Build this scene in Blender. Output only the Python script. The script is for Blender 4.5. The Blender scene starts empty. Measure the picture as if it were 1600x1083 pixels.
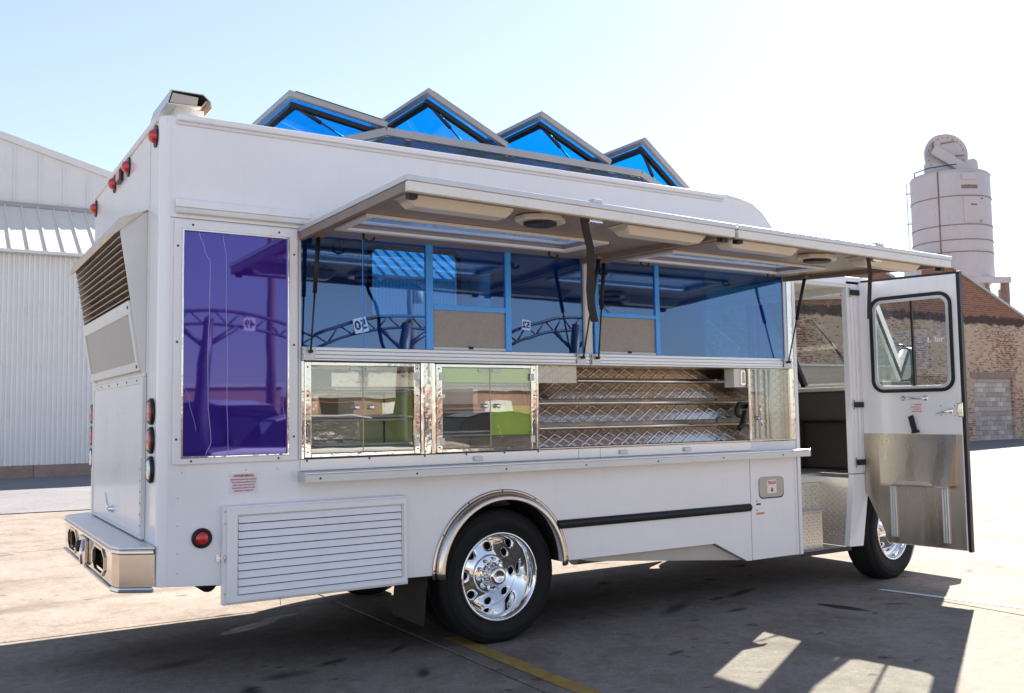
import bpy, bmesh, math, random
from mathutils import Vector, Matrix
from mathutils.geometry import tessellate_polygon
random.seed(7)
SC = bpy.context.scene
COL = SC.collection
R = math.radians

# ------------------------------------------------------------------ camera, sky, sun, exposure
YAW, PITCH, ROLL, FPX = 1.0140659, 0.0698540, -0.0148049, 1487.52
CAM = Vector((-1.03234, -5.07295, 1.40909))
_f = Vector((math.cos(YAW)*math.cos(PITCH), math.sin(YAW)*math.cos(PITCH), math.sin(PITCH)))
_r = Vector((math.sin(YAW), -math.cos(YAW), 0)); _u = _r.cross(_f)
_c, _s = math.cos(ROLL), math.sin(ROLL)
_r, _u = _c*_r+_s*_u, -_s*_r+_c*_u
cd = bpy.data.cameras.new('camera'); cam = bpy.data.objects.new('camera', cd); COL.objects.link(cam)
cam.matrix_world = Matrix(((_r.x, _u.x, -_f.x, CAM.x), (_r.y, _u.y, -_f.y, CAM.y), (_r.z, _u.z, -_f.z, CAM.z), (0, 0, 0, 1)))
cd.sensor_fit = 'HORIZONTAL'; cd.sensor_width = 36; cd.lens = 36*FPX/1600
cd.clip_start = 0.05; cd.clip_end = 3000
SC.camera = cam

SUN_AZ, SUN_EL = R(30.2), R(34.0)          # azimuth from +X towards +Y
W = bpy.data.worlds.new('World'); SC.world = W; W.use_nodes = True
wn = W.node_tree.nodes; wl = W.node_tree.links
sky = wn.new('ShaderNodeTexSky'); sky.sky_type = 'NISHITA'; sky.sun_disc = False
sky.sun_elevation = SUN_EL; sky.sun_rotation = R(90)-SUN_AZ
sky.air_density = 1.0; sky.dust_density = 0.2; sky.ozone_density = 4.0
bg = wn['Background']; bg.inputs['Strength'].default_value = 0.094
gm = wn.new('ShaderNodeGamma'); gm.inputs['Gamma'].default_value = 0.72          # hazy air: evener and paler than the clear-sky model
hs = wn.new('ShaderNodeHueSaturation'); hs.inputs['Saturation'].default_value = 0.84; hs.inputs['Hue'].default_value = 0.51
wl.new(sky.outputs['Color'], gm.inputs['Color']); wl.new(gm.outputs['Color'], hs.inputs['Color']); wl.new(hs.outputs['Color'], bg.inputs['Color'])
sl = bpy.data.lights.new('sun', 'SUN'); sl.energy = 5.0; sl.angle = R(0.53); sl.color = (1.0, 0.93, 0.83)
sun = bpy.data.objects.new('sun', sl); COL.objects.link(sun)
sd = Vector((math.cos(SUN_AZ)*math.cos(SUN_EL), math.sin(SUN_AZ)*math.cos(SUN_EL), math.sin(SUN_EL)))
sun.rotation_euler = sd.to_track_quat('Z', 'Y').to_euler(); sun.location = (20, 12, 16)
SC.view_settings.view_transform = 'Standard'; SC.view_settings.look = 'None'
SC.view_settings.gamma = 1.0; SC.view_settings.exposure = 1.92
SC.render.engine = 'CYCLES'
SC.cycles.use_denoising = True
SC.cycles.max_bounces = 10; SC.cycles.transparent_max_bounces = 24; SC.cycles.glossy_bounces = 6
SC.cycles.sample_clamp_indirect = 6.0

# ------------------------------------------------------------------ materials
class NT:
    def __init__(s, name):
        s.m = bpy.data.materials.new(name); s.m.use_nodes = True
        s.t = s.m.node_tree; s.t.nodes.clear()
        s.out = s.n('ShaderNodeOutputMaterial')
    def n(s, t, **k):
        nd = s.t.nodes.new(t)
        for a, b in k.items():
            if a[0] == 'i' and a[1:].isdigit(): s.put(nd.inputs[int(a[1:])], b)
            elif a.startswith('in_'): s.put(nd.inputs[a[3:].replace('_', ' ')], b)
            else: setattr(nd, a, b)
        return nd
    def put(s, sock, v):
        if isinstance(v, bpy.types.NodeSocket): s.t.links.new(v, sock)
        elif isinstance(v, bpy.types.Node): s.t.links.new(v.outputs[0], sock)
        else:
            if isinstance(v, (tuple, list)) and len(v) == 3 and sock.type == 'RGBA': v = (*v, 1)
            sock.default_value = v
    def math(s, op, a, b=0.0, clamp=False): return s.n('ShaderNodeMath', operation=op, use_clamp=clamp, i0=a, i1=b)
    def mix(s, f, a, b, mode='MIX'):
        nd = s.n('ShaderNodeMix', data_type='RGBA', blend_type=mode)
        s.put(nd.inputs[0], f); s.put(nd.inputs[6], a); s.put(nd.inputs[7], b)
        return nd.outputs[2]
    def pos(s): return s.n('ShaderNodeNewGeometry').outputs['Position']
    def obj(s): return s.n('ShaderNodeTexCoord').outputs['Object']
    def scale(s, v, sc): return s.n('ShaderNodeMapping', i0=v, in_Scale=sc).outputs[0]
    def noise(s, v, sc, det=4, rough=.55): return s.n('ShaderNodeTexNoise', in_Vector=v, in_Scale=sc, in_Detail=det, in_Roughness=rough).outputs[0]
    def ramp(s, f, a, b, ca=0., cb=1.):
        nd = s.n('ShaderNodeMapRange', i0=f, i1=a, i2=b, i3=ca, i4=cb); nd.clamp = True; return nd.outputs[0]
    def pbr(s, **k):
        p = s.n('ShaderNodeBsdfPrincipled')
        for a, b in k.items(): s.put(p.inputs[a.replace('_', ' ')], b)
        return p
    def done(s, sh):
        s.put(s.out.inputs[0], sh if isinstance(sh, bpy.types.NodeSocket) else sh.outputs[0]); return s.m

M = {}
def simple(name, col, rough=.5, metal=0., var=.08, vs=6., bump=.0, bs=80., coat=0., rv=.1, stretch=(1, 1, 1), dirt=0., dirtcol=(.22, .17, .12), spec=.5):
    t = NT(name); o = t.obj(); v = t.scale(o, stretch)
    n1 = t.noise(v, vs, 5); n2 = t.noise(v, vs*9, 3)
    f = t.math('ADD', t.math('MULTIPLY', n1, .7), t.math('MULTIPLY', n2, .3))
    c = t.mix(t.ramp(f, .3, .7), tuple(x*(1-var) for x in col), tuple(min(1, x*(1+var)) for x in col))
    if dirt:
        dn = t.noise(t.scale(o, (3, 3, .7)), 3.2, 7, .65)
        c = t.mix(t.ramp(dn, .56, .78, 0, dirt), c, dirtcol)
    rr = t.ramp(n1, .3, .7, max(0, rough*(1-rv)), min(1, rough*(1+rv)))
    p = t.pbr(Base_Color=c, Roughness=rr, Metallic=metal, Coat_Weight=coat, Coat_Roughness=.08)
    p.inputs['Specular IOR Level'].default_value = spec
    if bump:
        b = t.n('ShaderNodeBump', in_Strength=bump, in_Distance=.004, in_Height=t.noise(v, bs, 3)); t.put(p.inputs['Normal'], b)
    M[name] = t.done(p); return M[name]

def glass(name, tint, refl=(1, 1, 1), base=.05, smudge=.0, rough=.0, mirror=0.):
    t = NT(name)
    lw = t.n('ShaderNodeLayerWeight', in_Blend=.5)
    fac = t.math('POWER', lw.outputs['Facing'], 4.0)
    fac = t.math('ADD', t.math('MULTIPLY', fac, .9), base, True)
    tr = t.n('ShaderNodeBsdfTransparent', in_Color=tint)
    wob = t.n('ShaderNodeBump', in_Strength=.05, in_Distance=.01, in_Height=t.noise(t.obj(), 2.2, 2))
    gl = t.n('ShaderNodeBsdfGlossy', in_Color=refl, in_Roughness=rough, in_Normal=wob)
    sh = t.n('ShaderNodeMixShader', i0=fac, i1=tr, i2=gl)
    if smudge:
        df = t.n('ShaderNodeBsdfDiffuse', in_Color=(.75, .75, .75))
        sh = t.n('ShaderNodeMixShader', i0=t.ramp(t.noise(t.obj(), 5, 6, .65), .45, .8, smudge*.25, smudge), i1=sh, i2=df)
    M[name] = t.done(sh)

simple('white_paint', (.87, .845, .84), .2, 0, .025, 1.5, .10, 3.5, .5, dirt=.10)
simple('white_panel', (.84, .81, .80), .3, 0, .03, 2.5, .05, 9, .3, dirt=.10)
simple('cream_paint', (.74, .72, .68), .4, 0, .05, 4, dirt=.15)
simple('awning_skin', (.29, .215, .165), .34, .1, .08, 2.5, .1, 30, dirt=.2)
simple('aluminium', (.72, .72, .73), .34, .85, .06, 5, .05, 200, stretch=(.2, 1, 4), dirt=.1)
simple('alu_frame', (.62, .62, .63), .42, .6, .06, 6, dirt=.12)
simple('awning_edge', (.27, .21, .17), .5, .2, .15, 8, dirt=.3)
simple('hatch_grey', (.36, .345, .34), .45, .3, .08, 6, dirt=.15)
simple('stainless', (.66, .59, .52), .2, 1., .08, 3, .04, 120, stretch=(.15, 1, 3), rv=.3)
simple('stainless_dull', (.50, .43, .36), .3, 1., .12, 3, .06, 90, stretch=(3, 3, .3), rv=.3, dirt=.25)
simple('polished', (.80, .75, .70), .07, 1., .04, 3, .25, 14, rv=.3)
simple('chrome', (.82, .81, .80), .045, 1., .03, 6, .03, 20, rv=.3)
simple('galv', (.64, .55, .45), .36, .6, .15, 9, .1, 60, dirt=.4)
simple('rubber', (.011, .010, .0095), .72, 0, .2, 12, .3, 120, spec=.3, dirt=.15, dirtcol=(.06, .05, .045))
simple('black_trim', (.012, .011, .012), .45, 0, .2, 10, spec=.4)
simple('black_strap', (.018, .014, .013), .7, 0, .2, 20, .3, 200)
simple('underbody', (.018, .014, .012), .8, 0, .4, 6, .3, 40)
simple('dash_black', (.05, .04, .038), .6, 0, .2, 10, .2, 120)
simple('floor_mat', (.16, .15, .155), .7, 0, .2, 14, .3, 160)
simple('red_lens', (.55, .012, .01), .12, 0, .15, 40, .5, 120, 1.)
simple('clear_lens', (.75, .74, .72), .1, .3, .1, 40, .5, 120, 1.)
simple('tan_plastic', (.52, .46, .38), .5, 0, .06, 5)
simple('fixture', (.66, .60, .50), .35, 0, .05, 6, coat=.3)
simple('blue_film', (.05, .36, .92), .25, 0, .06, 8, coat=.4)
simple('lime', (.64, .88, .12), .35, 0, .12, 4, coat=.2)
simple('screen_mesh', (.36, .32, .29), .6, 0, .12, 60, .4, 300)
simple('sticker_white', (.86, .82, .76), .4, 0, .03)
simple('sticker_pale', (.80, .74, .76), .4, 0, .03)
simple('ink_red', (.55, .02, .03), .5, 0, .02)
simple('ink_black', (.03, .025, .03), .5, 0, .02)
simple('ink_orange', (.75, .22, .10), .5, 0, .05)
simple('light_film', (.55, .48, .78), .3, 0, .05)
simple('interior_white', (.55, .55, .55), .35, .4, .06, 3)
simple('grey_mesh', (.46, .43, .40), .55, .4, .1, 90, .6, 240, dirt=.2)
simple('rust_white', (.52, .475, .475), .6, 0, .06, 1.2, .1, 20, dirt=.35, dirtcol=(.30, .17, .09))
simple('rust', (.22, .155, .12), .8, 0, .4, 8, .4, 40)
simple('metal_white', (.80, .78, .76), .45, .1, .05, 1.2, .05, 10, dirt=.22)
simple('seam_white', (.72, .70, .69), .45, .1, .05, 1.5, dirt=.12)
simple('roof_sheet', (.74, .67, .58), .5, 0, .08, 1.5, dirt=.25, dirtcol=(.35, .28, .2))
simple('coping', (.46, .45, .44), .6, 0, .1, 2, dirt=.3)
simple('tread', (.74, .67, .58), .34, .7, .08, 6, dirt=.2)
simple('cmu', (.44, .38, .33), .85, 0, .12, 5, .4, 60)
simple('base_brick', (.30, .21, .17), .85, 0, .2, 5, .4, 50)
simple('dark_metal', (.05, .045, .045), .5, .6, .3, 10)
simple('wood_pole', (.16, .11, .08), .85, 0, .25, 6, .5, 40, stretch=(4, 4, .3))
simple('gantry_paint', (.07, .07, .09), .5, .3, .2, 8)
simple('board_white', (.78, .78, .76), .5, 0, .04)
simple('car_white', (.78, .78, .76), .2, 0, .02, 3, coat=.8)
simple('car_dark', (.03, .035, .05), .2, .3, .1, 3, coat=.8)
simple('car_tan', (.42, .36, .28), .25, .3, .05, 3, coat=.8)
simple('car_glass', (.015, .018, .02), .05, 0, .05, 3)
simple('far_brick', (.34, .20, .15), .85, 0, .2, 3, .3, 20)
simple('yellow_paint', (.34, .21, .05), .8, 0, .35, 14, .2, 60, dirt=.9, dirtcol=(.22, .17, .12))
simple('stripe_white', (.66, .65, .62), .75, 0, .15, 14, .2, 60, dirt=.5, dirtcol=(.34, .30, .26))
glass('blue_glass', (.15, .46, .82), refl=(.66, .84, 1.0), base=.14)
glass('roof_glass', (.05, .60, 1.0), base=.04, smudge=.04)
glass('monitor_glass', (.09, .30, .34), base=.06, smudge=.05)
glass('clear_glass', (.90, .92, .91), base=.05, smudge=.02)
glass('case_glass', (.90, .90, .88), base=.13)
glass('cab_glass', (.86, .90, .89), base=.05, smudge=.03)
glass('skylight_glass', (.60, .76, .94), base=.05, smudge=.10)

def purple():
    t = NT('purple_glass')
    lw = t.n('ShaderNodeLayerWeight', in_Blend=.5)
    fac = t.math('ADD', t.math('MULTIPLY', t.math('POWER', lw.outputs['Facing'], 4.0), .8), .18, True)
    gl = t.n('ShaderNodeBsdfGlossy', in_Color=(.48, .44, 1.0), in_Roughness=.02,
             in_Normal=t.n('ShaderNodeBump', in_Strength=.06, in_Distance=.01, in_Height=t.noise(t.obj(), 1.6, 2)))
    df = t.n('ShaderNodeBsdfDiffuse', in_Color=(.035, .010, .19))
    M['purple_glass'] = t.done(t.n('ShaderNodeMixShader', i0=fac, i1=df, i2=gl))
purple()

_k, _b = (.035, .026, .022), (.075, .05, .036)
SPOTS = [(4.56, -.46, .19, .055, R(-77), .15, _k, .9), (1.02, .22, .10, .03, R(20), .5, _k, .8), (1.45, .28, .10, .025, R(40), .5, _k, .8), (.70, .1, .12, .05, 0, .6, _b, .8), (1.35, -.28, .09, .03, R(60), .5, _k, .8),
         (3.6, .2, .22, .05, R(30), .6, _k, .7), (3.9, -.1, .10, .03, R(10), .5, _k, .7), (4.95, -.6, .09, .03, R(-30), .5, _k, .6), (.25, .7, .16, .07, R(15), .7, _b, .8), (.45, -.1, .10, .05, R(80), .6, _k, .8),
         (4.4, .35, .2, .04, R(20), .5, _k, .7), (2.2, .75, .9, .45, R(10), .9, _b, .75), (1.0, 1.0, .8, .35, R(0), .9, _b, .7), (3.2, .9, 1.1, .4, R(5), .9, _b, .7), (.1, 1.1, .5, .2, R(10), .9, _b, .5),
         (-1.2, 4.2, 1.0, .35, R(5), .9, (.12, .095, .075), .6), (-.6, 3.0, .5, .12, R(8), .7, (.11, .085, .065), .6), (.6, 3.2, .4, .10, R(0), .7, (.11, .085, .065), .5), (7.6, 1.2, 1.6, .25, R(15), .9, (.14, .11, .09), .4)]
PUDDLES = [(.90, 1.42, .26, .07, R(30)), (1.16, 1.62, .17, .04, R(10)), (.86, 1.9, .07, .03, R(5))]
def concrete(name, base, dark, extra):
    t = NT(name); p = t.pos()
    big = t.noise(p, .35, 5, .6); mid = t.noise(p, 2.1, 6, .65); fine = t.noise(p, 45, 4, .7); grain = t.noise(p, 260, 2)
    c = t.mix(t.ramp(big, .35, .68), tuple(x*.86 for x in base), tuple(min(1, x*1.1) for x in base))
    c = t.mix(t.ramp(mid, .47, .70, 0, .75), c, dark)
    if extra: c = t.mix(t.ramp(t.noise(t.scale(p, (1, .7, 1)), .8, 7, .7), .53, .68, 0, .6), c, (.085, .060, .045))
    c = t.mix(t.ramp(fine, .40, .66, 0, .45), c, tuple(x*.55 for x in base))
    c = t.mix(t.ramp(t.noise(p, 130, 3, .7), .52, .66, 0, .55), c, tuple(min(1, x*1.45) for x in base))
    c = t.mix(t.ramp(t.noise(p, 210, 2, .6), .60, .68, 0, .6), c, tuple(x*.35 for x in base))
    # pale scuffed streaks running with the traffic
    st = t.noise(t.scale(p, (.5, 2.6, 1)), 1.4, 6, .7)
    c = t.mix(t.ramp(st, .58, .8, 0, .5), c, tuple(min(1, x*1.25) for x in base))
    if extra:   # oil spots and drips
        sp = t.noise(t.scale(p, (1, 1.6, 1)), 3.1, 3, .5)
        c = t.mix(t.ramp(sp, .665, .72, 0, .75), c, (.035, .028, .024))
        sp2 = t.noise(t.scale(p, (1.4, 1, 1)), 9, 2, .4)
        c = t.mix(t.ramp(sp2, .72, .76, 0, .7), c, (.05, .04, .035))
        vo = t.n('ShaderNodeTexVoronoi', feature='DISTANCE_TO_EDGE', in_Vector=t.n('ShaderNodeVectorMath', operation='ADD', i0=p, i1=t.n('ShaderNodeTexNoise', in_Vector=p, in_Scale=1.5).outputs['Color']).outputs[0], in_Scale=.21)
        c = t.mix(t.ramp(vo.outputs['Distance'], 0, .0010, .22, 0), c, (.07, .06, .05))
    pat = t.noise(p, 11, 12, .82)
    c = t.mix(t.ramp(pat, .42, .66, 0, .5), c, dark); c = t.mix(t.ramp(pat, .50, .28, 0, .35), c, tuple(min(1, x*1.3) for x in base))
    wet = 0.0
    if extra:
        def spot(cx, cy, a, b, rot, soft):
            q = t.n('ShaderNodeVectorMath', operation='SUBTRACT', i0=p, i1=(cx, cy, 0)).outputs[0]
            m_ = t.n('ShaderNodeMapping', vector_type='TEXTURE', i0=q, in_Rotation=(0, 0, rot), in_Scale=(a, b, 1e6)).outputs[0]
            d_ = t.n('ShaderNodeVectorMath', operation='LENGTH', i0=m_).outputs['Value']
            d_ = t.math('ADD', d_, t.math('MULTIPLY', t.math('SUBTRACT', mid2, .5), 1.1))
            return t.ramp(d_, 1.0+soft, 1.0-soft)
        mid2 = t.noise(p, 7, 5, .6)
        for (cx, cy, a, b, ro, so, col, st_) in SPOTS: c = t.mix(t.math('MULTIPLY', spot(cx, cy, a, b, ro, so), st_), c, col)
        for (cx, cy, a, b, ro) in PUDDLES:
            k_ = spot(cx, cy, a, b, ro, .06); wet = t.math('MAXIMUM', wet, k_); c = t.mix(t.math('MULTIPLY', k_, .8), c, (.10, .088, .078))
    h = t.math('ADD', t.math('MULTIPLY', fine, .6), t.math('MULTIPLY', grain, .5))
    b = t.n('ShaderNodeBump', in_Strength=.35, in_Distance=.006, in_Height=h)
    r = t.ramp(mid, .3, .75, .88, .62)
    if extra: r = t.math('SUBTRACT', r, t.math('MULTIPLY', wet, .42)); b.inputs['Strength'].default_value = .3
    M[name] = t.done(t.pbr(Base_Color=c, Roughness=r, Normal=b, Specular_IOR_Level=.03))
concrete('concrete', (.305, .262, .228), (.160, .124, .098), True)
concrete('strip_grey', (.24, .235, .245), (.16, .155, .16), False)
simple('joint', (.10, .085, .07), .95, 0, .3, 8)
simple('oil', (.030, .023, .020), .8, 0, .3, 9)
t_ = NT('puddle'); M['puddle'] = t_.done(t_.pbr(Base_Color=(.085, .078, .07), Roughness=.34, Specular_IOR_Level=.5))

def brick(name):
    t = NT(name); p = t.pos()
    sx = t.n('ShaderNodeSeparateXYZ', i0=p); v = t.n('ShaderNodeCombineXYZ', i0=sx.outputs[0], i1=sx.outputs[2])
    bt = t.n('ShaderNodeTexBrick', in_Vector=v, in_Scale=1, in_Color1=(.29, .105, .060), in_Color2=(.15, .055, .036), in_Mortar=(.34, .24, .17),
             in_Mortar_Size=.011, in_Mortar_Smooth=.2, in_Bias=-.1, in_Brick_Width=.235, in_Row_Height=.085)
    up = t.mix(t.ramp(t.noise(p, .7, 5), .35, .7, 0, .5), bt.outputs['Color'], (.27, .115, .07))
    # peeling whitewash below the band: bricks show where paint has flaked
    vv = t.scale(p, (1.6, 1, 5.5)); fl = t.noise(vv, 2.0, 6, .72); big = t.noise(p, .33, 3)
    m = t.math('ADD', fl, t.math('MULTIPLY', t.math('SUBTRACT', big, .5), .45))
    m = t.math('ADD', m, t.math('MULTIPLY', bt.outputs['Fac'], -.10))
    wash = t.mix(t.noise(p, 1.2, 4), (.46, .32, .215), (.60, .45, .33))
    low = t.mix(t.ramp(m, .50, .56), wash, t.mix(.5, bt.outputs['Color'], (.20, .065, .04)))
    wob = t.math('ADD', sx.outputs[2], t.math('MULTIPLY', t.noise(p, 3, 4), .5))
    c = t.mix(t.ramp(wob, 5.05, 5.12), low, up)
    band = t.math('MULTIPLY', t.ramp(wob, 5.0, 5.08), t.ramp(wob, 5.42, 5.34))
    c = t.mix(t.math('MULTIPLY', band, .85), c, (.03, .022, .02))
    # the plain rendered dado towards the left
    dd = t.math('MULTIPLY', t.ramp(sx.outputs[0], 31.05, 31.0), t.ramp(sx.outputs[2], 2.95, 2.93))
    c = t.mix(dd, c, t.mix(t.noise(p, .9, 5), (.50, .38, .28), (.62, .50, .39)))
    b = t.n('ShaderNodeBump', in_Strength=.6, in_Distance=.02, in_Height=t.math('SUBTRACT', m, bt.outputs['Fac']))
    M[name] = t.done(t.pbr(Base_Color=c, Roughness=.9, Normal=b))
brick('old_brick')

# ------------------------------------------------------------------ mesh helpers
class MB:
    def __init__(s): s.v = []; s.f = []; s.sm = []
    def add(s, vs, fs, smooth=False):
        o = len(s.v); s.v += [tuple(v) for v in vs]
        for f in fs: s.f.append(tuple(i+o for i in f)); s.sm.append(smooth)
        return s
    def box(s, x0, x1, y0, y1, z0, z1):
        return s.hexa([(x0, y0, z0), (x1, y0, z0), (x1, y1, z0), (x0, y1, z0), (x0, y0, z1), (x1, y0, z1), (x1, y1, z1), (x0, y1, z1)])
    def hexa(s, p): return s.add(p, [(0, 3, 2, 1), (4, 5, 6, 7), (0, 1, 5, 4), (1, 2, 6, 5), (2, 3, 7, 6), (3, 0, 4, 7)])
    def plate(s, outer, fn, a, b, holes=()):
        """flat plate with holes; fn(u, v, w) -> point, w runs a..b"""
        loops = [list(outer)]+[list(h) for h in holes]
        flat = [p for l in loops for p in l]
        tris = tessellate_polygon([[Vector((p[0], p[1], 0)) for p in l] for l in loops])
        n = len(flat); vs = [fn(p[0], p[1], a) for p in flat]+[fn(p[0], p[1], b) for p in flat]
        fs = [tuple(t) for t in tris]+[tuple(i+n for i in reversed(t)) for t in tris]
        o = 0
        for l in loops:
            k = len(l)
            for i in range(k):
                j = (i+1) % k; fs.append((o+i, o+j, o+j+n, o+i+n))
            o += k
        return s.add(vs, fs)
    def bar(s, p, q, w, h, up=(0, 0, 1)):
        p, q = Vector(p), Vector(q); d = (q-p).normalized(); up = Vector(up)
        if abs(d.dot(up)) > .98: up = Vector((0, 1, 0))
        sd_ = d.cross(up).normalized()*w/2; u = sd_.cross(d).normalized()*h/2
        return s.hexa([p-sd_-u, p+sd_-u, q+sd_-u, q-sd_-u, p-sd_+u, p+sd_+u, q+sd_+u, q-sd_+u])
    def tube(s, path, r, n=10, flat=1., up=(0, 0, 1)):
        P = [Vector(p) for p in path]; k = len(P); rr = r if isinstance(r, (list, tuple)) else [r]*k
        vs = []; fs = []; prev = None
        for i in range(k):
            d = (P[min(i+1, k-1)]-P[max(i-1, 0)]).normalized()
            if prev is None:
                u = Vector(up)
                if abs(d.dot(u)) > .95: u = Vector((1, 0, 0)) if abs(d.x) < .9 else Vector((0, 1, 0))
                a = d.cross(u).normalized()
            else: a = (prev-d*prev.dot(d)).normalized()
            b = a.cross(d); prev = a
            for j in range(n):
                t = 2*math.pi*j/n; vs.append(P[i]+a*math.cos(t)*rr[i]+b*math.sin(t)*rr[i]*flat)
        for i in range(k-1):
            for j in range(n): fs.append((i*n+j, i*n+(j+1) % n, (i+1)*n+(j+1) % n, (i+1)*n+j))
        s.add(vs, fs, True); o = len(s.v)-k*n
        s.f.append(tuple(range(o, o+n))); s.f.append(tuple(range(o+(k-1)*n, o+k*n))); s.sm += [False, False]
        return s
    def lathe(s, prof, fn, n=32, smooth=True, closed=False):
        """prof [(r, h)], fn(x, y, h) maps the spun point"""
        vs = []; fs = []; k = len(prof)
        for r, h in prof:
            for j in range(n):
                t = 2*math.pi*j/n; vs.append(fn(r*math.cos(t), r*math.sin(t), h))
        for i in range(k-1):
            for j in range(n): fs.append((i*n+j, i*n+(j+1) % n, (i+1)*n+(j+1) % n, (i+1)*n+j))
        if closed: fs += [((k-1)*n+j, (k-1)*n+(j+1) % n, (j+1) % n, j) for j in range(n)]
        return s.add(vs, fs, smooth)
    def mesh(s, name, mats, weld=True):
        me = bpy.data.meshes.new(name); me.from_pydata(s.v, [], s.f)
        me.polygons.foreach_set('use_smooth', s.sm)
        bm = bmesh.new(); bm.from_mesh(me)
        if weld: bmesh.ops.remove_doubles(bm, verts=bm.verts, dist=1e-6)
        bmesh.ops.recalc_face_normals(bm, faces=bm.faces); bm.to_mesh(me); bm.free()
        me.materials.append(M[mats]); return me
    def build(s, name, mat, parent=None, bevel=0., loc=None, label=None, seg=2, kind=None):
        return inst(s.mesh(name, mat), name, parent, loc, None, bevel, label, seg, kind)

def inst(me, name, parent=None, loc=None, rot=None, bevel=0., label=None, seg=2, kind=None):
    o = bpy.data.objects.new(name, me); COL.objects.link(o)
    if loc: o.location = loc
    if rot: o.rotation_euler = rot
    adopt(o, parent)
    if bevel:
        b = o.modifiers.new('bevel', 'BEVEL'); b.width = bevel; b.segments = seg; b.limit_method = 'ANGLE'; b.angle_limit = R(40)
        b.harden_normals = False
    if label: o['label'] = label
    if kind: o['kind'] = kind
    return o
def adopt(o, parent):
    if parent is not None: o.parent = parent; o.matrix_parent_inverse = parent.matrix_basis.inverted()
def thing(name, label, cat, loc, group=None):
    o = bpy.data.objects.new(name, None); COL.objects.link(o); o.location = loc; o.empty_display_size = .3
    o['label'] = label; o['category'] = cat
    if group: o['group'] = group
    return o
def group(name, parent, loc=(0, 0, 0)):     # an Empty part that holds sub-parts
    o = bpy.data.objects.new(name, None); COL.objects.link(o); o.location = loc; adopt(o, parent); return o
FY = lambda u, v, w: (u, w, v)      # plate in the xz plane, thickness along y
FX = lambda u, v, w: (w, u, v)      # plate in the yz plane, thickness along x
FZ = lambda u, v, w: (u, v, w)
def rrect(x0, x1, z0, z1, r, n=5):
    pts = []
    for cx, cz, a0 in ((x1-r, z1-r, 0), (x0+r, z1-r, 90), (x0+r, z0+r, 180), (x1-r, z0+r, 270)):
        for i in range(n+1):
            a = R(a0+90*i/n); pts.append((cx+r*math.cos(a), cz+r*math.sin(a)))
    return pts
def rect(x0, x1, z0, z1): return [(x0, z0), (x1, z0), (x1, z1), (x0, z1)]
def circ(cx, cz, r, n=24): return [(cx+r*math.cos(2*math.pi*i/n), cz+r*math.sin(2*math.pi*i/n)) for i in range(n)]
def text(name, s, mat, size, fn, parent, align='CENTER', bold=.0, depth=.0012, sx=1.):
    cu = bpy.data.curves.new(name, 'FONT'); cu.body = s; cu.size = size; cu.align_x = align; cu.align_y = 'CENTER'
    cu.offset = bold; cu.extrude = depth/2; cu.resolution_u = 2
    tmp = bpy.data.objects.new('tmp_text', cu); COL.objects.link(tmp)
    me = bpy.data.meshes.new_from_object(tmp); bpy.data.objects.remove(tmp); bpy.data.curves.remove(cu)
    for v in me.vertices: v.co = fn(v.co.x*sx, v.co.y, v.co.z)
    me.materials.clear(); me.materials.append(M[mat])
    o = bpy.data.objects.new(name, me); COL.objects.link(o); adopt(o, parent); return o
def screws(pts, r, axis, mat, parent, name='screw'):
    for p in pts:
        mb = MB(); h = .004
        fn = (lambda x, y, w: (p[0]+x, p[1]-w, p[2]+y)) if axis == 'y' else (lambda x, y, w: (p[0]-w, p[1]+x, p[2]+y))
        mb.lathe([(r, 0), (r, h*.5), (r*.6, h), (0, h)], fn, 8); mb.build(name, mat, parent)
# ------------------------------------------------------------------ ground
gb = MB(); gb.add([(-400, -400, -.016), (500, -400, -.016), (500, 600, -.016), (-400, 600, -.016)], [(0, 1, 2, 3)])
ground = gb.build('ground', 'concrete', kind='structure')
jb = MB(); jb.add([(-24, -21.4, -.012), (41.6, -21.4, -.012), (41.6, 11.9, -.012), (-24, 10.6, -.012)], [(0, 1, 2, 3)])
jb.build('slab_bedding', 'joint', ground)
SX, SY, GAP = 3.62, 4.6, .007
sm = MB().box(-SX/2+GAP, SX/2-GAP, -SY/2+GAP, SY/2-GAP, -.014, 0).mesh('concrete_slab', 'concrete')
for i in range(-7, 10):
    for j in range(-4, 3):
        cx, cy = 5.31+(i+.5)*SX, 1.9+(j+.5)*SY
        if cy+SY/2 > 11.8: continue
        inst(sm, 'concrete_slab', ground, (cx, cy, random.uniform(-.002, .002)), (R(random.uniform(-.02, .02)), R(random.uniform(-.02, .02)), 0), .004)
# bluish grey sheet along the buildings, darker than the concrete, its edge a little skewed to the slabs
strip = MB(); strip.add([(-60, 12.2, -.004), (-3, 11.75, -.004), (21, 9.3, -.004), (70, 4.4, -.004), (70, 60, -.004), (-60, 60, -.004)], [(0, 1, 2, 3, 4, 5)])
strip.build('ground_strip', 'strip_grey', kind='structure')
# painted lines
yl = MB(); yl.add([(1.80, .35, .0045), (1.80, -6, .0045), (1.92, -6, .0045), (1.91, .35, .0045)], [(0, 1, 2, 3)])
yl.build('parking_line', 'yellow_paint', ground)
wl_ = MB(); wl_.add([(5.30, -.2, .0045), (5.95, -3.4, .0045), (6.03, -3.4, .0045), (5.36, -.2, .0045)], [(0, 1, 2, 3)])
wl_.build('parking_line', 'stripe_white', ground)
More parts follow.
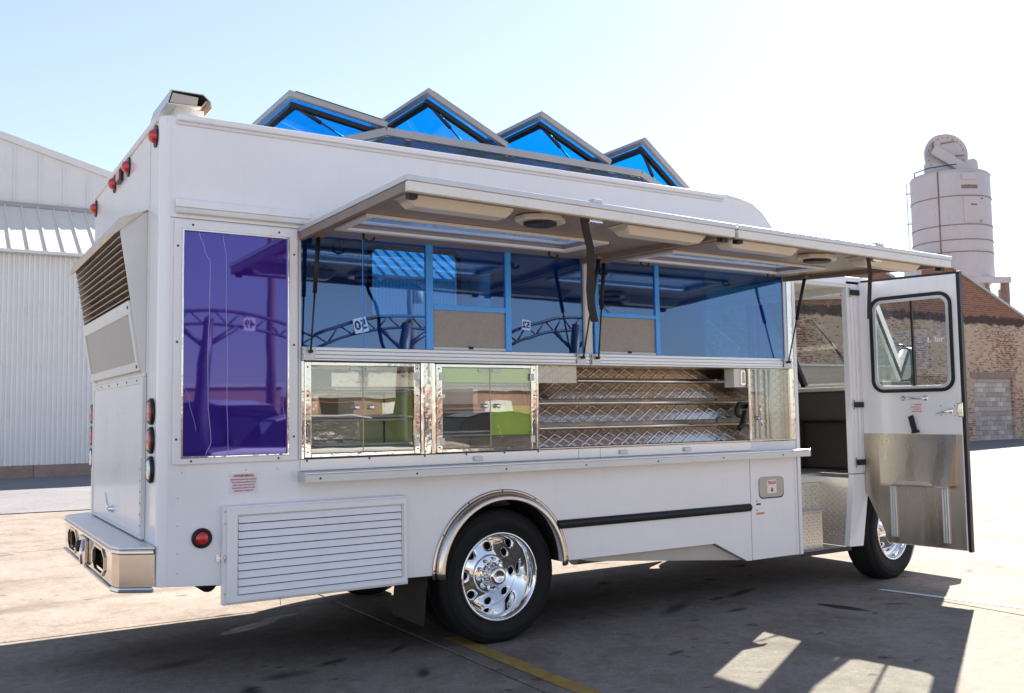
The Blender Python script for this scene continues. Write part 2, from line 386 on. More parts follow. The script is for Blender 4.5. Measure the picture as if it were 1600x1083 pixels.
# ------------------------------------------------------------------ corrugated warehouse (left)
WH = thing('warehouse', 'white corrugated metal warehouse with a lit lean-to roof behind the truck', 'warehouse', (4, 21.4, 0))
WY, WX0, WX1 = 21.4, -6.4, 17.6
def corr(width, pitch, depth, h, slope=None):
    mb = MB(); n = int(round(width/pitch)); vs = []
    for i in range(n):
        for u, d in ((0, 0), (.5, 0), (.58, 1), (.92, 1)): vs.append(((i+u)*pitch, d*depth))
    vs.append((n*pitch, 0)); fs = []; V = []
    for x, d in vs: V += [(x, -d, 0), (x, -d, h)]
    for k in range(len(vs)-1): fs.append((2*k, 2*k+2, 2*k+3, 2*k+1))
    return mb.add(V, fs)
cs = corr(1.16, .116, .05, 5.34).mesh('wall_sheet', 'metal_white', True)
x = WX0
while x < WX1:
    inst(cs, 'wall_sheet', WH, (x, WY, .30)); x += 1.16
MB().box(WX0, WX1+.6, WY+.012, WY+.2, .3, 5.6).build('wall_core', 'seam_white', WH)
x = WX0
while x < WX1:       # brick-coloured plinth in lengths
    MB().box(x, x+1.94, WY-.10, WY+.2, -.3, .30).build('plinth_block', 'base_brick', WH, .012); x += 1.95
# lean-to roof panels with standing seams, lit by the sun
E0, E1 = (WY-.25, 5.60), (WY+2.6, 7.28)
def roofpanel():
    mb = MB(); w = .40; n_ = Vector((0, -(E1[1]-E0[1]), E1[0]-E0[0])).normalized()
    A, B = Vector((0, E0[0], E0[1])), Vector((0, E1[0], E1[1])); X = Vector((1, 0, 0))
    mb.hexa([A, A+X*w, B+X*w, B, A+n_*.02, A+X*w+n_*.02, B+X*w+n_*.02, B+n_*.02])
    mb.hexa([A+X*(w-.05), A+X*w, B+X*w, B+X*(w-.05), A+X*(w-.045)+n_*.055, A+X*(w-.005)+n_*.055, B+X*(w-.005)+n_*.055, B+X*(w-.045)+n_*.055])
    return mb.mesh('roof_panel', 'roof_sheet')
rp = roofpanel(); x = WX0
while x < WX1: inst(rp, 'roof_panel', WH, (x, 0, 0)); x += .402
MB().box(WX0, WX1+.6, WY-.30, WY-.02, 5.55, 5.63).build('eave_trim', 'seam_white', WH, .01)
MB().box(WX0, WX1+.6, E1[0]-.10, E1[0]+.02, E1[1]-.02, E1[1]+.10).build('ridge_flashing', 'hatch_grey', WH)
# upper wall, gable falling to the right
UY = WY+2.62
g0, g1 = (-6.4, 11.15), (17.6, 4.9)
gz = lambda xx: 9.17-.2795*(xx-.68)
x = WX0
while x < 12:
    w = .62; a, b = x, x+w-.012
    MB().plate([(a, 7.2), (b, 7.2), (b, max(7.25, gz(b))), (a, max(7.25, gz(a)))], FY, UY, UY+.05).build('upper_panel', 'seam_white', WH)
    MB().box(b-.02, b+.03, UY-.03, UY+.05, 7.2, max(7.25, gz(b))-.03).build('panel_seam', 'seam_white', WH)
    x += w
MB().plate([(-6.4, gz(-6.4)+.14), (-6.4, gz(-6.4)-.06), (8, gz(8)-.06), (8, gz(8)+.14)], FY, UY-.10, UY+6).build('gable_roof', 'seam_white', WH, .01)
MB().box(-6.4, 12, UY+.06, UY+6, 0, 7.2).build('wall_core', 'seam_white', WH)

# ------------------------------------------------------------------ old brick building (right)
BB = thing('brick_building', 'old brick building with flaking whitewash and stepped gables on the right', 'building', (32, 18, 0))
BY = 18.0
prof = [(17.5, 0), (44, 0), (44, 3.55), (39.4, 5.18), (34.4, 7.02), (33.0, 7.06), (32.95, 6.42), (30.65, 6.36), (29.1, 6.80), (28.1, 7.06), (28.0, 5.45), (24.8, 5.24), (17.5, 5.1)]
dw = rect(35.5, 38.3, .0, 2.58)
dw = [(35.5, .001), (38.3, .001), (38.3, 2.58), (35.5, 2.58)]
MB().plate(prof, FY, BY, BY+.4, [[(35.5, .02), (38.3, .02), (38.3, 2.56), (35.5, 2.56)]]).build('wall', 'old_brick', BB)
MB().box(17.6, 43.8, BY+.45, BY+9, 0, 3.4).build('rear_volume', 'far_brick', BB)
def coping(pts):
    for a, b in zip(pts, pts[1:]):
        MB().bar((a[0], BY+.2, a[1]+.03), (b[0], BY+.2, b[1]+.03), .56, .10).build('coping', 'coping', BB)
coping([(44, 3.55), (39.4, 5.18), (34.4, 7.02), (33.0, 7.06)]); coping([(30.65, 6.36), (29.1, 6.80), (28.1, 7.06)]); coping([(17.5, 5.1), (24.8, 5.24), (28, 5.45)])
MB().plate([(30.5, 6.2), (33, 6.3), (33, 6.6), (30.5, 6.45)], FY, BY+1.2, BY+8).build('roof_slope', 'coping', BB)
MB().box(17.5, 31.0, BY-.09, BY, 2.92, 3.0).build('string_course', 'stripe_white', BB)
MB().box(35.45, 38.35, BY+.22, BY+.4, 0, 2.6).build('infill_mortar', 'joint', BB)
bm1 = MB().box(0, .388, 0, .2, 0, .188).mesh('block', 'cmu'); bm2 = MB().box(0, .19, 0, .2, 0, .188).mesh('half_block', 'cmu')
simple('cmu_dark', (.36, .29, .25), .85, 0, .15, 5, .4, 60); simple('cmu_pale', (.56, .49, .42), .85, 0, .1, 5, .4, 60)
bmd = MB().box(0, .388, 0, .2, 0, .188).mesh('block', 'cmu_dark'); bmp = MB().box(0, .388, 0, .2, 0, .188).mesh('block', 'cmu_pale')
for r_ in range(13):
    z = .02+r_*.197; x = 35.5
    if r_ % 2: inst(bm2, 'block', BB, (x+.004, BY+.10, z)); x += .2
    while x+.39 <= 38.31:
        q = random.random(); dark = (r_ == 5 and 35.8 < x < 37.8) or q < .10
        inst(bmd if dark else (bmp if q > .72 else bm1), 'block', BB, (x+.004, BY+.10+random.uniform(-.006, .006), z)); x += .4
    if x+.19 <= 38.31: inst(bm2, 'block', BB, (x+.004, BY+.10, z))
for i in range(27):     # soldier-course lintel bricks
    MB().box(35.3+i*.118, 35.3+i*.118+.105, BY-.035, BY+.1, 2.57, 2.80).build('lintel_brick', 'base_brick', BB)

# ------------------------------------------------------------------ dust collector silo
SI = thing('silo', 'grey steel silo with rusty hoops and a round fan housing on top', 'silo', (47.05, 26.0, 0))
SXc, SYc, SR = 47.05, 26.15, 2.02
sf = lambda x, y, h: (SXc+x, SYc+y, h-.3)
MB().lathe([(SR, 8.55), (SR, 14.25), (SR*.985, 14.35), (0, 14.45)], sf, 56).build('shell', 'rust_white', SI)
for z in (9.9, 10.55, 11.35, 12.9, 14.22):
    MB().lathe([(SR-.01, z-.022), (SR+.03, z-.02), (SR+.03, z+.02), (SR-.01, z+.022)], sf, 56).build('hoop', 'rust' if z < 14 else 'rust_white', SI)
a0 = math.atan2(CAM.y-SYc, CAM.x-SXc)          # direction back to the viewer's side of the shell
def onsh(a, z, rr=0.): return Vector((SXc+(SR+rr)*math.cos(a), SYc+(SR+rr)*math.sin(a), z-.3))
MB().tube([onsh(a0-.28, 8.6, .005), onsh(a0-.28, 14.3, .005)], .04, 6).build('seam', 'rust', SI)
def shellpanel(a1, a2, z1, z2, r1, r2, n=6):
    vs = []; 
    for i in range(n+1):
        a = a1+(a2-a1)*i/n
        for z in (z1, z2):
            for rr in (r1, r2): vs.append(onsh(a, z, rr))
    fs = []
    for i in range(n):
        o = i*4; fs += [(o+1, o+5, o+7, o+3), (o, o+2, o+6, o+4), (o, o+4, o+5, o+1), (o+2, o+3, o+7, o+6)]
    fs += [(0, 1, 3, 2), (n*4, n*4+2, n*4+3, n*4+1)]
    return MB().add(vs, fs)
shellpanel(a0+.32, a0+.84, 11.45, 12.82, 0, .05).build('hatch', 'rust_white', SI)
shellpanel(a0+.50, a0+.66, 12.38, 12.42, .05, .09).build('hatch_handle', 'dark_metal', SI)
shellpanel(a0+.28, a0+.72, 13.27, 13.47, 0, .02).build('name_plate', 'rust', SI)
shellpanel(a0+.30, a0+.66, 13.75, 14.1, 0, .10).build('junction_box', 'rust_white', SI)
for k in (.74, .8): shellpanel(a0+k, a0+k+.05, 11.5 if k < .78 else 12.7, 11.56 if k < .78 else 12.76, .05, .09).build('hinge', 'rust', SI)
# fan housing: disc facing the viewer side plus belt guard
dx = Vector((math.sin(a0), -math.cos(a0), 0))*-1; out = Vector((math.cos(a0), math.sin(a0), 0)); up = Vector((0, 0, 1))
rt = Vector((_r.x, _r.y, 0)).normalized()
oc = Vector((SXc, SYc, 0))-rt*.12
def fan(x, y, h): return tuple(oc+rt*x*1.15+up*(15.22+y*1.15)+out*h)
MB().lathe([(1.0, -.7), (1.06, -.65), (1.06, .35), (1.0, .42), (.96, .37), (0, .37)], fan, 40).build('fan_housing', 'rust_white', SI)
for k in range(22):
    a = 2*math.pi*k/22; MB().lathe([(.03, .36), (.03, .40), (0, .41)], lambda x, y, h: fan(x+.85*math.cos(a), y+.85*math.sin(a), h), 6).build('bolt', 'rust', SI)
MB().plate([(-1.08, -1.05), (-1.08, -.45), (-.8, -.35), (.05, -.4), (.35, -1.05)], lambda u, v, w: fan(u, v, w), -.8, .38).build('fan_base', 'rust_white', SI, .02)
MB().plate([(.95, -1.05), (.95, -.22), (1.35, -.15), (1.50, -.3), (1.55, -1.05)], lambda u, v, w: fan(u, v, w), -.9, .3).build('motor_box', 'rust_white', SI, .03)
ca, sa = math.cos(R(-33)), math.sin(R(-33))
MB().plate(rrect(-.85, 1.05, -.24, .24, .05, 2), lambda u, v, w: fan(.12+u*ca-v*sa, -.22+u*sa+v*ca, w), .45, .75).build('belt_guard', 'rust_white', SI, .02)
for a_, b_ in (((-.6, .1), (-.6, .62)), ((-.2, .55), (.45, .66)), ((.45, -.05), (.8, -.02))): MB().bar(fan(*a_, .42), fan(*b_, .42), .05, .05).build('brace', 'rust', SI)
MB().tube([onsh(a0-1.0, 14.55, .02), onsh(a0-.5, 14.6, -.02), onsh(a0+.2, 14.62, -.1)], .03, 6).tube([onsh(a0-1.0, 14.3, .02), onsh(a0-1.0, 14.55, .02)], .03, 6).build('guard_rail', 'dark_metal', SI)
for da in (-1.43,):
    MB().tube([onsh(a0+da, 9.6, .18), onsh(a0+da, 14.2, .18)], .02, 6).build('drain_pipe', 'rust', SI)
for k in range(3): MB().bar(onsh(a0-1.43, 10.2+k*1.7, .24), onsh(a0-1.43, 10.2+k*1.7, -.02), .05, .05).build('pipe_clip', 'rust', SI)
# hopper and stand below
MB().lathe([(SR-.02, 8.55), (1.1, 7.2), (.6, 6.4)], sf, 40).build('hopper', 'rust_white', SI)
P = lambda u, v, z: tuple(Vector((SXc, SYc, max(0, z-.3)))+rt*u+out*v)
MB().bar(P(-2.2, 2.0, 8.5), P(2.95, 2.0, 8.35), .35, .32).build('platform_beam', 'rust_white', SI, .02)
MB().bar(P(2.75, -2.2, 8.4), P(2.75, 2.0, 8.4), .35, .3).build('platform_beam', 'rust_white', SI, .02)
for u, v in ((2.7, 1.9), (2.7, -2.0), (-2.1, 1.9), (-2.1, -2.0)):
    MB().bar(P(u, v, 0), P(u, v, 8.3), .3, .3, (1, 0, 0)).build('leg', 'rust', SI)
MB().bar(P(1.7, 1.9, 8.2), P(2.4, 1.9, 5.8), .14, .14).build('brace', 'rust', SI)
shellpanel(a0-1.0, a0-.25, 8.55, 9.75, .02, .9).build('duct', 'rust_white', SI, .03)

# overhead wires beside the silo
for k, (za, zb) in enumerate(((9.3, 10.2), (6.6, 7.4))):
    A, B = P(2.9, 1, za), P(22, 9, zb); pts = []
    for i in range(13):
        s_ = i/12; q = Vector(A).lerp(Vector(B), s_); q.z -= .5*4*s_*(1-s_); pts.append(q)
    o = MB().tube(pts, .014, 5).build('power_line', 'rust_white')
    o['label'] = ('upper' if k == 0 else 'lower')+' thin overhead cable running right from the silo'; o['category'] = 'cable'; o['group'] = 'overhead cables'
# ------------------------------------------------------------------ food truck: body
t_ = NT('shade_sheet'); M['shade_sheet'] = t_.done(t_.n('ShaderNodeMixShader', i0=.45, i1=t_.n('ShaderNodeBsdfTransparent'), i2=t_.n('ShaderNodeBsdfDiffuse', in_Color=(.02, .02, .022))))
T = thing('food_truck', 'white catering truck with raised serving awnings, blue windows and open cab door', 'food truck', (3.2, 1.1, 0))
WD = 2.24          # body width
arch = [(2.035+.445*math.cos(R(a)), .455+.445*math.sin(R(a))) for a in range(180, -1, -9)]
side = [(.05, .557), (1.40, .466), (1.56, .462)]+arch+[(2.52, .461), (3.81, .459), (4.118, .309), (4.168, .309), (4.168, 1.17), (.735, 1.17), (.735, 2.45), (.05, 2.45)]
MB().plate(side, FY, 0, .04).build('side_panel', 'white_paint', T, .003)
MB().plate([(4.174, .309), (4.668, .309), (4.668, 1.17), (4.174, 1.17)], FY, 0, .04).build('trash_panel', 'white_paint', T, .003)
MB().box(4.676, 4.712, -.006, .07, .305, 2.44).build('door_jamb', 'white_paint', T, .006)
front = [(4.70, 2.45), (4.655, 2.57), (4.56, 2.70), (4.46, 2.815), (4.38, 2.895), (4.28, 2.95), (4.15, 2.978), (4.0, 2.985)]
MB().plate([(.05, 2.453)]+[(4.70, 2.453)]+front[1:]+[(.05, 2.985)], FY, 0, .04).build('upper_panel', 'white_paint', T, .003)
# near and far rear corners
def corner(y0, sgn):
    mb = MB(); n = 8; vs = []
    for i in range(n+1):
        a = R(90*i/n)
        for r_ in (.05, .015):
            for z in (.557, 2.985): vs.append((.05-r_*math.sin(a), y0+sgn*(.05-r_*math.cos(a)), z))
    fs = []
    for i in range(n):
        o = i*4; fs += [(o, o+4, o+5, o+1), (o+2, o+3, o+7, o+6), (o, o+2, o+6, o+4), (o+1, o+5, o+7, o+3)]
    fs += [(0, 1, 3, 2), (n*4, n*4+2, n*4+3, n*4+1)]
    o = mb.add(vs, fs).build('corner_post', 'white_paint', T)
    for p in o.data.polygons: p.use_smooth = True
    m_ = o.modifiers.new('es', 'EDGE_SPLIT'); m_.split_angle = R(40)
corner(0, 1); corner(WD, -1)
MB().plate(rect(.05, WD-.05, .557, 2.985), FX, 0, .04).build('rear_panel', 'white_paint', T, .002)
# far wall with its own window opening
far = [(.05, .557), (4.7, .46), (4.70, 2.45)]+front[1:]+[(.05, 2.985)]
MB().plate(far, FY, WD-.04, WD, [rrect(2.12, 2.94, 2.21, 2.80, .06)]).build('far_panel', 'white_paint', T)
MB().plate(rrect(2.09, 2.97, 2.18, 2.83, .08), FY, WD-.055, WD-.041, [rrect(2.13, 2.93, 2.22, 2.79, .055)]).build('window_seal', 'black_trim', T)
MB().plate(rrect(2.12, 2.94, 2.21, 2.80, .06), FY, WD-.025, WD-.02).build('far_window', 'clear_glass', T)
# roof with the opening for the raised skylight
MX0, MX1, MY0, MY1 = .80, 4.02, .47, 1.77
for nm, b in (('near', (.03, 4.15, .0, MY0)), ('far', (.03, 4.15, MY1, WD)), ('rear', (.03, MX0, MY0, MY1)), ('fr', (MX1, 4.15, MY0, MY1))):
    MB().box(b[0], b[1], b[2]+.001, b[3]-.001, 2.952, 2.987).build('roof_sheet', 'white_panel', T)
for a, b in zip(front, front[1:]):
    mb = MB(); th = .03
    mb.hexa([(a[0], .04, a[1]-th), (b[0], .04, b[1]-th), (b[0], WD-.04, b[1]-th), (a[0], WD-.04, a[1]-th), (a[0], .04, a[1]), (b[0], .04, b[1]), (b[0], WD-.04, b[1]), (a[0], WD-.04, a[1])]).build('roof_front', 'white_panel', T)
MB().box(MX0, MX1, MY0, MY1, 2.945, 2.950).build('shade_sheet', 'shade_sheet', T)  # unseen dark sheet added to dim the skylight entering the kitchen
# roof edge rails
MB().box(.075, 4.0, -.014, .05, 2.965, 3.004).build('roof_rail', 'white_paint', T, .012, seg=3)
MB().box(.075, 3.98, -.008, .0, 2.945, 2.962).build('roof_rail', 'cream_paint', T, .003)
MB().tube([(4.0, .012, 2.990), (4.15, .012, 2.983), (4.28, .012, 2.955), (4.38, .012, 2.90), (4.46, .012, 2.82), (4.56, .012, 2.705), (4.655, .012, 2.575), (4.70, .012, 2.46)], .016, 8).build('roof_rail', 'white_paint', T)
MB().box(-.012, .03, .07, WD-.07, 2.965, 3.004).build('roof_rail', 'cream_paint', T, .01)
MB().box(.075, 4.0, WD-.05, WD+.012, 2.965, 3.004).build('roof_rail', 'white_paint', T, .012)
MB().box(-.003, 0, .262, .266, .77, 2.94).build('panel_seam', 'cream_paint', T)
# scoop vent on the rear roof corner
VS = group('roof_vent', T)
MB().box(.085, .235, .075, .40, 2.99, 3.062).build('duct', 'cream_paint', VS, .004)
MB().plate([(.055, 3.128), (.215, 3.128), (.252, 3.098), (.258, 3.060), (.262, 3.060), (.256, 3.100), (.217, 3.133), (.050, 3.133)], FY, .02, .47).build('cap', 'stainless_dull', VS)
MB().plate([(.030, 3.055), (.035, 3.055), (.056, 3.128), (.050, 3.131)], FY, .02, .47).build('rear_plate', 'alu_frame', VS)
MB().plate([(.036, 3.056), (.255, 3.062), (.250, 3.097), (.214, 3.127), (.057, 3.127)], FY, .30, .31).build('back_plate', 'tan_plastic', VS)
MB().plate([(.036, 3.054), (.205, 3.060), (.205, 3.066), (.036, 3.060)], FY, .02, .30).build('pan', 'cream_paint', VS)
MB().plate([(.205, 3.062), (.213, 3.062), (.243, 3.102), (.236, 3.107)], FY, .04, .30).build('baffle', 'tan_plastic', VS)
MB().plate([(.045, 3.064), (.185, 3.068), (.192, 3.112), (.060, 3.118)], FY, .022, .028).build('lit_plate', 'tan_plastic', VS)  # added tan plate; light inside the scoop is put in as colour

# ------------------------------------------------------------------ raised skylight with four tilting hatches
SK = group('roof_skylight', T)
pr = [(.74, 2.99), (1.47, 3.245), (3.57, 3.225), (4.10, 2.99)]
for y in (MY0-.02, MY1+.02):
    for a, b in zip(pr, pr[1:]):
        MB().bar((a[0], y, a[1]-.02), (b[0], y, b[1]-.02), .055, .05).build('frame_rail', 'hatch_grey', SK, .004)
    MB().plate([(.95, 2.99), (1.49, 3.19), (3.55, 3.172), (3.98, 2.99)], FY, y-.012, y-.006).build('side_glazing', 'monitor_glass', SK)
    for x in (1.63, 2.42, 3.08, 3.50):
        MB().box(x-.022, x+.022, y, y+.02, 2.99, 3.20).build('post', 'alu_frame', SK)
for x, z in ((.76, 2.985), (1.47, 3.225), (2.40, 3.215), (3.30, 3.207), (3.57, 3.205), (4.08, 2.985)):
    MB().box(x-.025, x+.025, MY0-.02, MY1+.02, z-.03, z+.02).build('cross_bar', 'alu_frame', SK)
for (hx, hz), (ax, az) in (((1.475, 3.285), (.825, 3.385)), ((2.385, 3.275), (1.77, 3.560)), ((3.285, 3.27), (2.665, 3.545)), ((4.10, 3.11), (3.61, 3.49))):
    HT = group('roof_hatch', T, (hx, (MY0+MY1)/2, hz))
    Hh, A = Vector((hx, 0, hz)), Vector((ax, 0, az)); u = (A-Hh); L = u.length; u.normalize(); nn = Vector((-u.z, 0, u.x)); nn = nn if nn.z > 0 else -nn
    q = lambda s_, y, h: Hh+u*s_+nn*h+Vector((0, y, 0))
    def hb(s0, s1, y0, y1, h0, h1): return MB().hexa([q(s0, y0, h0), q(s1, y0, h0), q(s1, y1, h0), q(s0, y1, h0), q(s0, y0, h1), q(s1, y0, h1), q(s1, y1, h1), q(s0, y1, h1)])
    ya, yb = MY0-.05, MY1+.05
    hb(0, L, ya, ya+.04, -.038, .0).build('frame_bar', 'hatch_grey', HT, .003); hb(0, L, yb-.04, yb, -.038, .0).build('frame_bar', 'hatch_grey', HT, .003)
    hb(L-.04, L, ya+.041, yb-.041, -.038, .0).build('frame_bar', 'hatch_grey', HT, .003); hb(0, .04, ya+.041, yb-.041, -.038, .0).build('frame_bar', 'hatch_grey', HT, .003)
    hb(.03, L-.03, ya+.035, ya+.075, -.085, -.056).build('seal', 'black_trim', HT); hb(L-.075, L-.035, ya+.076, yb-.076, -.085, -.056).build('seal', 'black_trim', HT)
    hb(.03, L-.03, yb-.075, yb-.035, -.085, -.056).build('seal', 'black_trim', HT)
    hb(.04, L-.04, ya+.04, yb-.04, -.030, -.024).build('pane', 'roof_glass', HT)
    hb(.03, L-.05, ya+.03, ya+.05, .006, .018).build('drip_strip', 'dark_metal', HT)
    e = q(L-.10, ya+.06, -.08); b_ = Vector((hx-.28, ya+.06, hz-.09 if hx < 1.6 else hz-.07)); mid = e.lerp(b_, .48)
    if hx < 1.6: b_.z = 3.16; mid = e.lerp(b_, .48)
    MB().tube([e, mid], .013, 8).build('strut_body', 'black_trim', HT); MB().tube([mid, b_], .006, 6).build('strut_rod', 'dark_metal', HT)

# ------------------------------------------------------------------ purple side window
PW = group('side_window', T, (.39, 0, 1.8))
MB().plate(rect(.068, .724, 1.170, 2.440), FY, -.018, -.001, [rect(.108, .676, 1.203, 2.392)]).build('frame', 'white_panel', PW, .004)
MB().plate(rect(.1065, .6775, 1.2015, 2.3935), FY, -.024, -.004, [rect(.116, .668, 1.211, 2.384)]).build('inner_lip', 'polished', PW, .002)
MB().box(.110, .674, -.010, -.002, 1.205, 2.390).build('pane', 'purple_glass', PW)
def crease(pts, r_):
    n = []
    for i in range(len(pts)-1):
        for k in range(5):
            s_ = k/5; n.append((pts[i][0]+(pts[i+1][0]-pts[i][0])*(s_*s_*(3-2*s_)), -.0105, pts[i][1]+(pts[i+1][1]-pts[i][1])*s_))
    n.append((pts[-1][0], -.0105, pts[-1][1])); MB().tube(n, r_, 6, .4).build('film_crease', 'light_film', PW)
crease([(.195, 2.38), (.222, 2.29), (.252, 2.22), (.250, 1.98), (.243, 1.75), (.245, 1.5), (.262, 1.28), (.235, 1.215)], .0032)
crease([(.318, 2.38), (.336, 2.25), (.336, 2.0), (.345, 1.75), (.343, 1.5), (.350, 1.3), (.352, 1.215)], .0026)
crease([(.115, 1.60), (.15, 1.50), (.185, 1.34)], .0022); crease([(.66, 1.56), (.645, 1.48), (.655, 1.40)], .002)
screws([(x, -.018, z) for x in (.085, .705) for z in (1.30, 1.80, 2.30)]+[(x, -.018, z) for x in (.16, .62) for z in (1.186, 2.416)], .006, 'y', 'dark_metal', PW)
MB().box(.072, .80, -.026, -.001, 2.505, 2.548).build('rain_gutter', 'white_paint', T, .006)
MB().box(.072, .80, -.034, -.001, 2.472, 2.503).build('rain_gutter', 'cream_paint', T, .008)

# ------------------------------------------------------------------ rear: hood, access door, lamps, bumper
HD = group('vent_hood', T, (0, 1.2, 1.65))
HY0, HY1 = .325, 2.03
HO = [(0, 1.655), (-.022, 1.665), (-.145, 2.445), (-.145, 2.470), (0, 2.535)]
hx = lambda z: -.022-.123*(z-1.665)/.78
for y in (HY0, HY1-.012):
    MB().plate(HO, lambda u, v, w: (u, w, v), y, y+.012).build('cheek', 'cream_paint', HD, .002)
def hstrip(z0, z1, d0, d1, y0=HY0+.014, y1=HY1-.014):
    return MB().hexa([(hx(z0)+d1, y0, z0), (hx(z0)+d1, y1, z0), (hx(z0)-d0, y1, z0), (hx(z0)-d0, y0, z0), (hx(z1)+d1, y0, z1), (hx(z1)+d1, y1, z1), (hx(z1)-d0, y1, z1), (hx(z1)-d0, y0, z1)])
MB().hexa([(-.185, HY0-.01, 2.405), (-.17, HY0-.01, 2.395), (-.17, HY1+.02, 2.395), (-.185, HY1+.02, 2.405), (-.15, HY0-.01, 2.482), (-.0, HY0-.01, 2.545), (-.0, HY1+.02, 2.545), (-.15, HY1+.02, 2.482)]).build('top_lip', 'galv', HD, .003)
hstrip(1.975, 2.045, .012, .02).build('cross_strip', 'cream_paint', HD, .003)
hstrip(1.668, 1.715, .012, .02).build('cross_strip', 'cream_paint', HD, .003)
hstrip(1.712, 1.976, .004, .004, HY0+.05, HY1-.05).build('mesh_panel', 'grey_mesh', HD)
hstrip(1.715, 1.975, .014, .014, HY0+.014, HY0+.06).build('cross_strip', 'cream_paint', HD, .003)
hstrip(1.715, 1.975, .014, .014, HY1-.06, HY1-.014).build('cross_strip', 'cream_paint', HD, .003)
for k in range(10):
    z = 2.065+k*.0355; x0 = hx(z)
    MB().hexa([(x0-.012, HY0+.016, z-.006), (x0+.06, HY0+.016, z+.03), (x0+.06, HY1-.016, z+.03), (x0-.012, HY1-.016, z-.006), (x0-.012, HY0+.016, z-.002), (x0+.06, HY0+.016, z+.034), (x0+.06, HY1-.016, z+.034), (x0-.012, HY1-.016, z-.002)]).build('louver_slat', 'galv', HD)
MB().box(-.035, -.002, HY0+.02, HY1-.02, 2.05, 2.40).build('duct_back', 'rust', HD)
screws([(hx(2.01)-.013, HY0+.05, 2.01), (hx(1.69)-.013, HY0+.05, 1.69)], .010, 'x', 'dark_metal', HD)
RD = group('rear_door', T, (0, 1.1, 1.2))
MB().box(-.016, -.001, .34, 1.97, .785, 1.60).build('leaf', 'white_panel', RD, .003)
MB().plate(rect(.300, 2.01, .770, 1.635), FX, -.022, -.001, [rect(.342, 1.968, .789, 1.598)]).build('frame', 'cream_paint', RD, .003)
MB().box(-.024, -.017, .30, .345, .79, 1.20).build('hinge', 'alu_frame', RD, .002)
screws([(-.022, .32, .84+.06*k) for k in range(6)]+[(-.022, .45+.3*k, 1.617) for k in range(5)], .006, 'x', 'dark_metal', RD)
MB().lathe([(.022, 0), (.022, .012), (.014, .018), (.014, .03), (0, .03)], lambda x, y, h: (-.016-h, 1.18+x, .865+y), 16).tube([(-.042, 1.18, .865), (-.047, 1.19, .885), (-.05, 1.25, .96)], [.010, .009, .006], 8).build('handle', 'chrome', RD)
MB().box(-.012, -.001, .30, 2.01, 1.636, 1.655).build('drip_rail', 'cream_paint', T, .004)
def rearlamp(y, z, lens, rr=.058):
    L_ = group('tail_lamp', T, (0, y, z))
    f = lambda x, w, h: (-h, y+x, z+w)
    MB().lathe([(rr+.012, .001), (rr+.012, .012), (rr+.004, .020), (rr-.004, .020), (rr-.004, .012)], f, 28).build('grommet', 'black_trim', L_)
    MB().lathe([(rr-.002, .004), (rr-.004, .016), (rr*.8, .024), (0, .027)], f, 28).build('lens', lens, L_)
for y in (.142, WD-.142):
    rearlamp(y, 1.445, 'red_lens'); rearlamp(y, 1.296, 'red_lens'); rearlamp(y, 1.144, 'clear_lens')
def marker(y, z, sq=False):
    L_ = group('marker_lamp', T, (0, y, z)); f = lambda x, w, h: (-h, y+x, z+w)
    if sq:
        MB().plate(rrect(y-.075, y+.075, z-.045, z+.045, .02, 3), FX, -.016, -.001).build('base', 'black_trim', L_, .003)
        MB().plate(rrect(y-.058, y+.058, z-.030, z+.030, .012, 3), FX, -.026, -.012).build('lens', 'red_lens', L_, .004)
    else:
        MB().plate([(y+.055*math.cos(a*math.pi/12), z+.060*math.sin(a*math.pi/12)) for a in range(24)], FX, -.008, -.001).build('base', 'black_trim', L_, .003)
        MB().lathe([(.04, .006), (.038, .02), (.026, .036), (.012, .043), (0, .045)], f, 20).build('lens', 'red_lens', L_)
marker(.12, 2.90); marker(.90, 2.915); marker(1.15, 2.915, True); marker(1.38, 2.915); marker(WD-.10, 2.90)
# bumper
BU = group('bumper', T, (-.1, 1.1, .55))
bo = [(-.005, .02), (-.16, .115), (-.185, .20), (-.185, WD-.22), (-.15, WD-.11), (-.005, WD-.02)]
MB().plate(bo, FZ, .748, .762).build('step_plate', 'aluminium', BU, .003)
MB().plate([(-.007, .018), (-.162, .113), (-.188, .198), (-.188, WD-.218), (-.152, WD-.108), (-.007, WD-.018), (-.007, WD-.05), (-.14, WD-.13), (-.165, WD-.23), (-.165, .21), (-.14, .14), (-.007, .05)], FZ, .722, .747).build('top_lip', 'chrome', BU, .008)
octo = lambda cy, w, h, cz=.645: [(cy-w, cz-h*.45), (cy-w*.6, cz-h), (cy+w*.6, cz-h), (cy+w, cz-h*.45), (cy+w, cz+h*.45), (cy+w*.6, cz+h), (cy-w*.6, cz+h), (cy-w, cz+h*.45)]
MB().plate(rect(.20, WD-.22, .56, .722), FX, -.178, -.172, [octo(.60, .20, .068), octo(1.64, .20, .068)]).build('face', 'polished', BU)
MB().box(-.14, -.02, .22, WD-.24, .57, .715).build('core', 'underbody', BU)
for c_ in (.60, 1.64):
    MB().plate(octo(c_, .205, .074), FX, -.186, -.170, [octo(c_, .19, .060)]).build('opening_rim', 'stainless', BU)
def wing(pts):
    for a, b in zip(pts, pts[1:]):
        MB().hexa([(a[0], a[1], .56), (b[0], b[1], .56), (b[0]+.006, b[1]+.002, .56), (a[0]+.006, a[1]+.002, .56), (a[0], a[1], .722), (b[0], b[1], .722), (b[0]+.006, b[1]+.002, .722), (a[0]+.006, a[1]+.002, .722)]).build('wing', 'stainless', BU)
wing([(-.008, .03), (-.155, .122), (-.178, .20)]); wing([(-.178, WD-.22), (-.145, WD-.12), (-.008, WD-.03)])
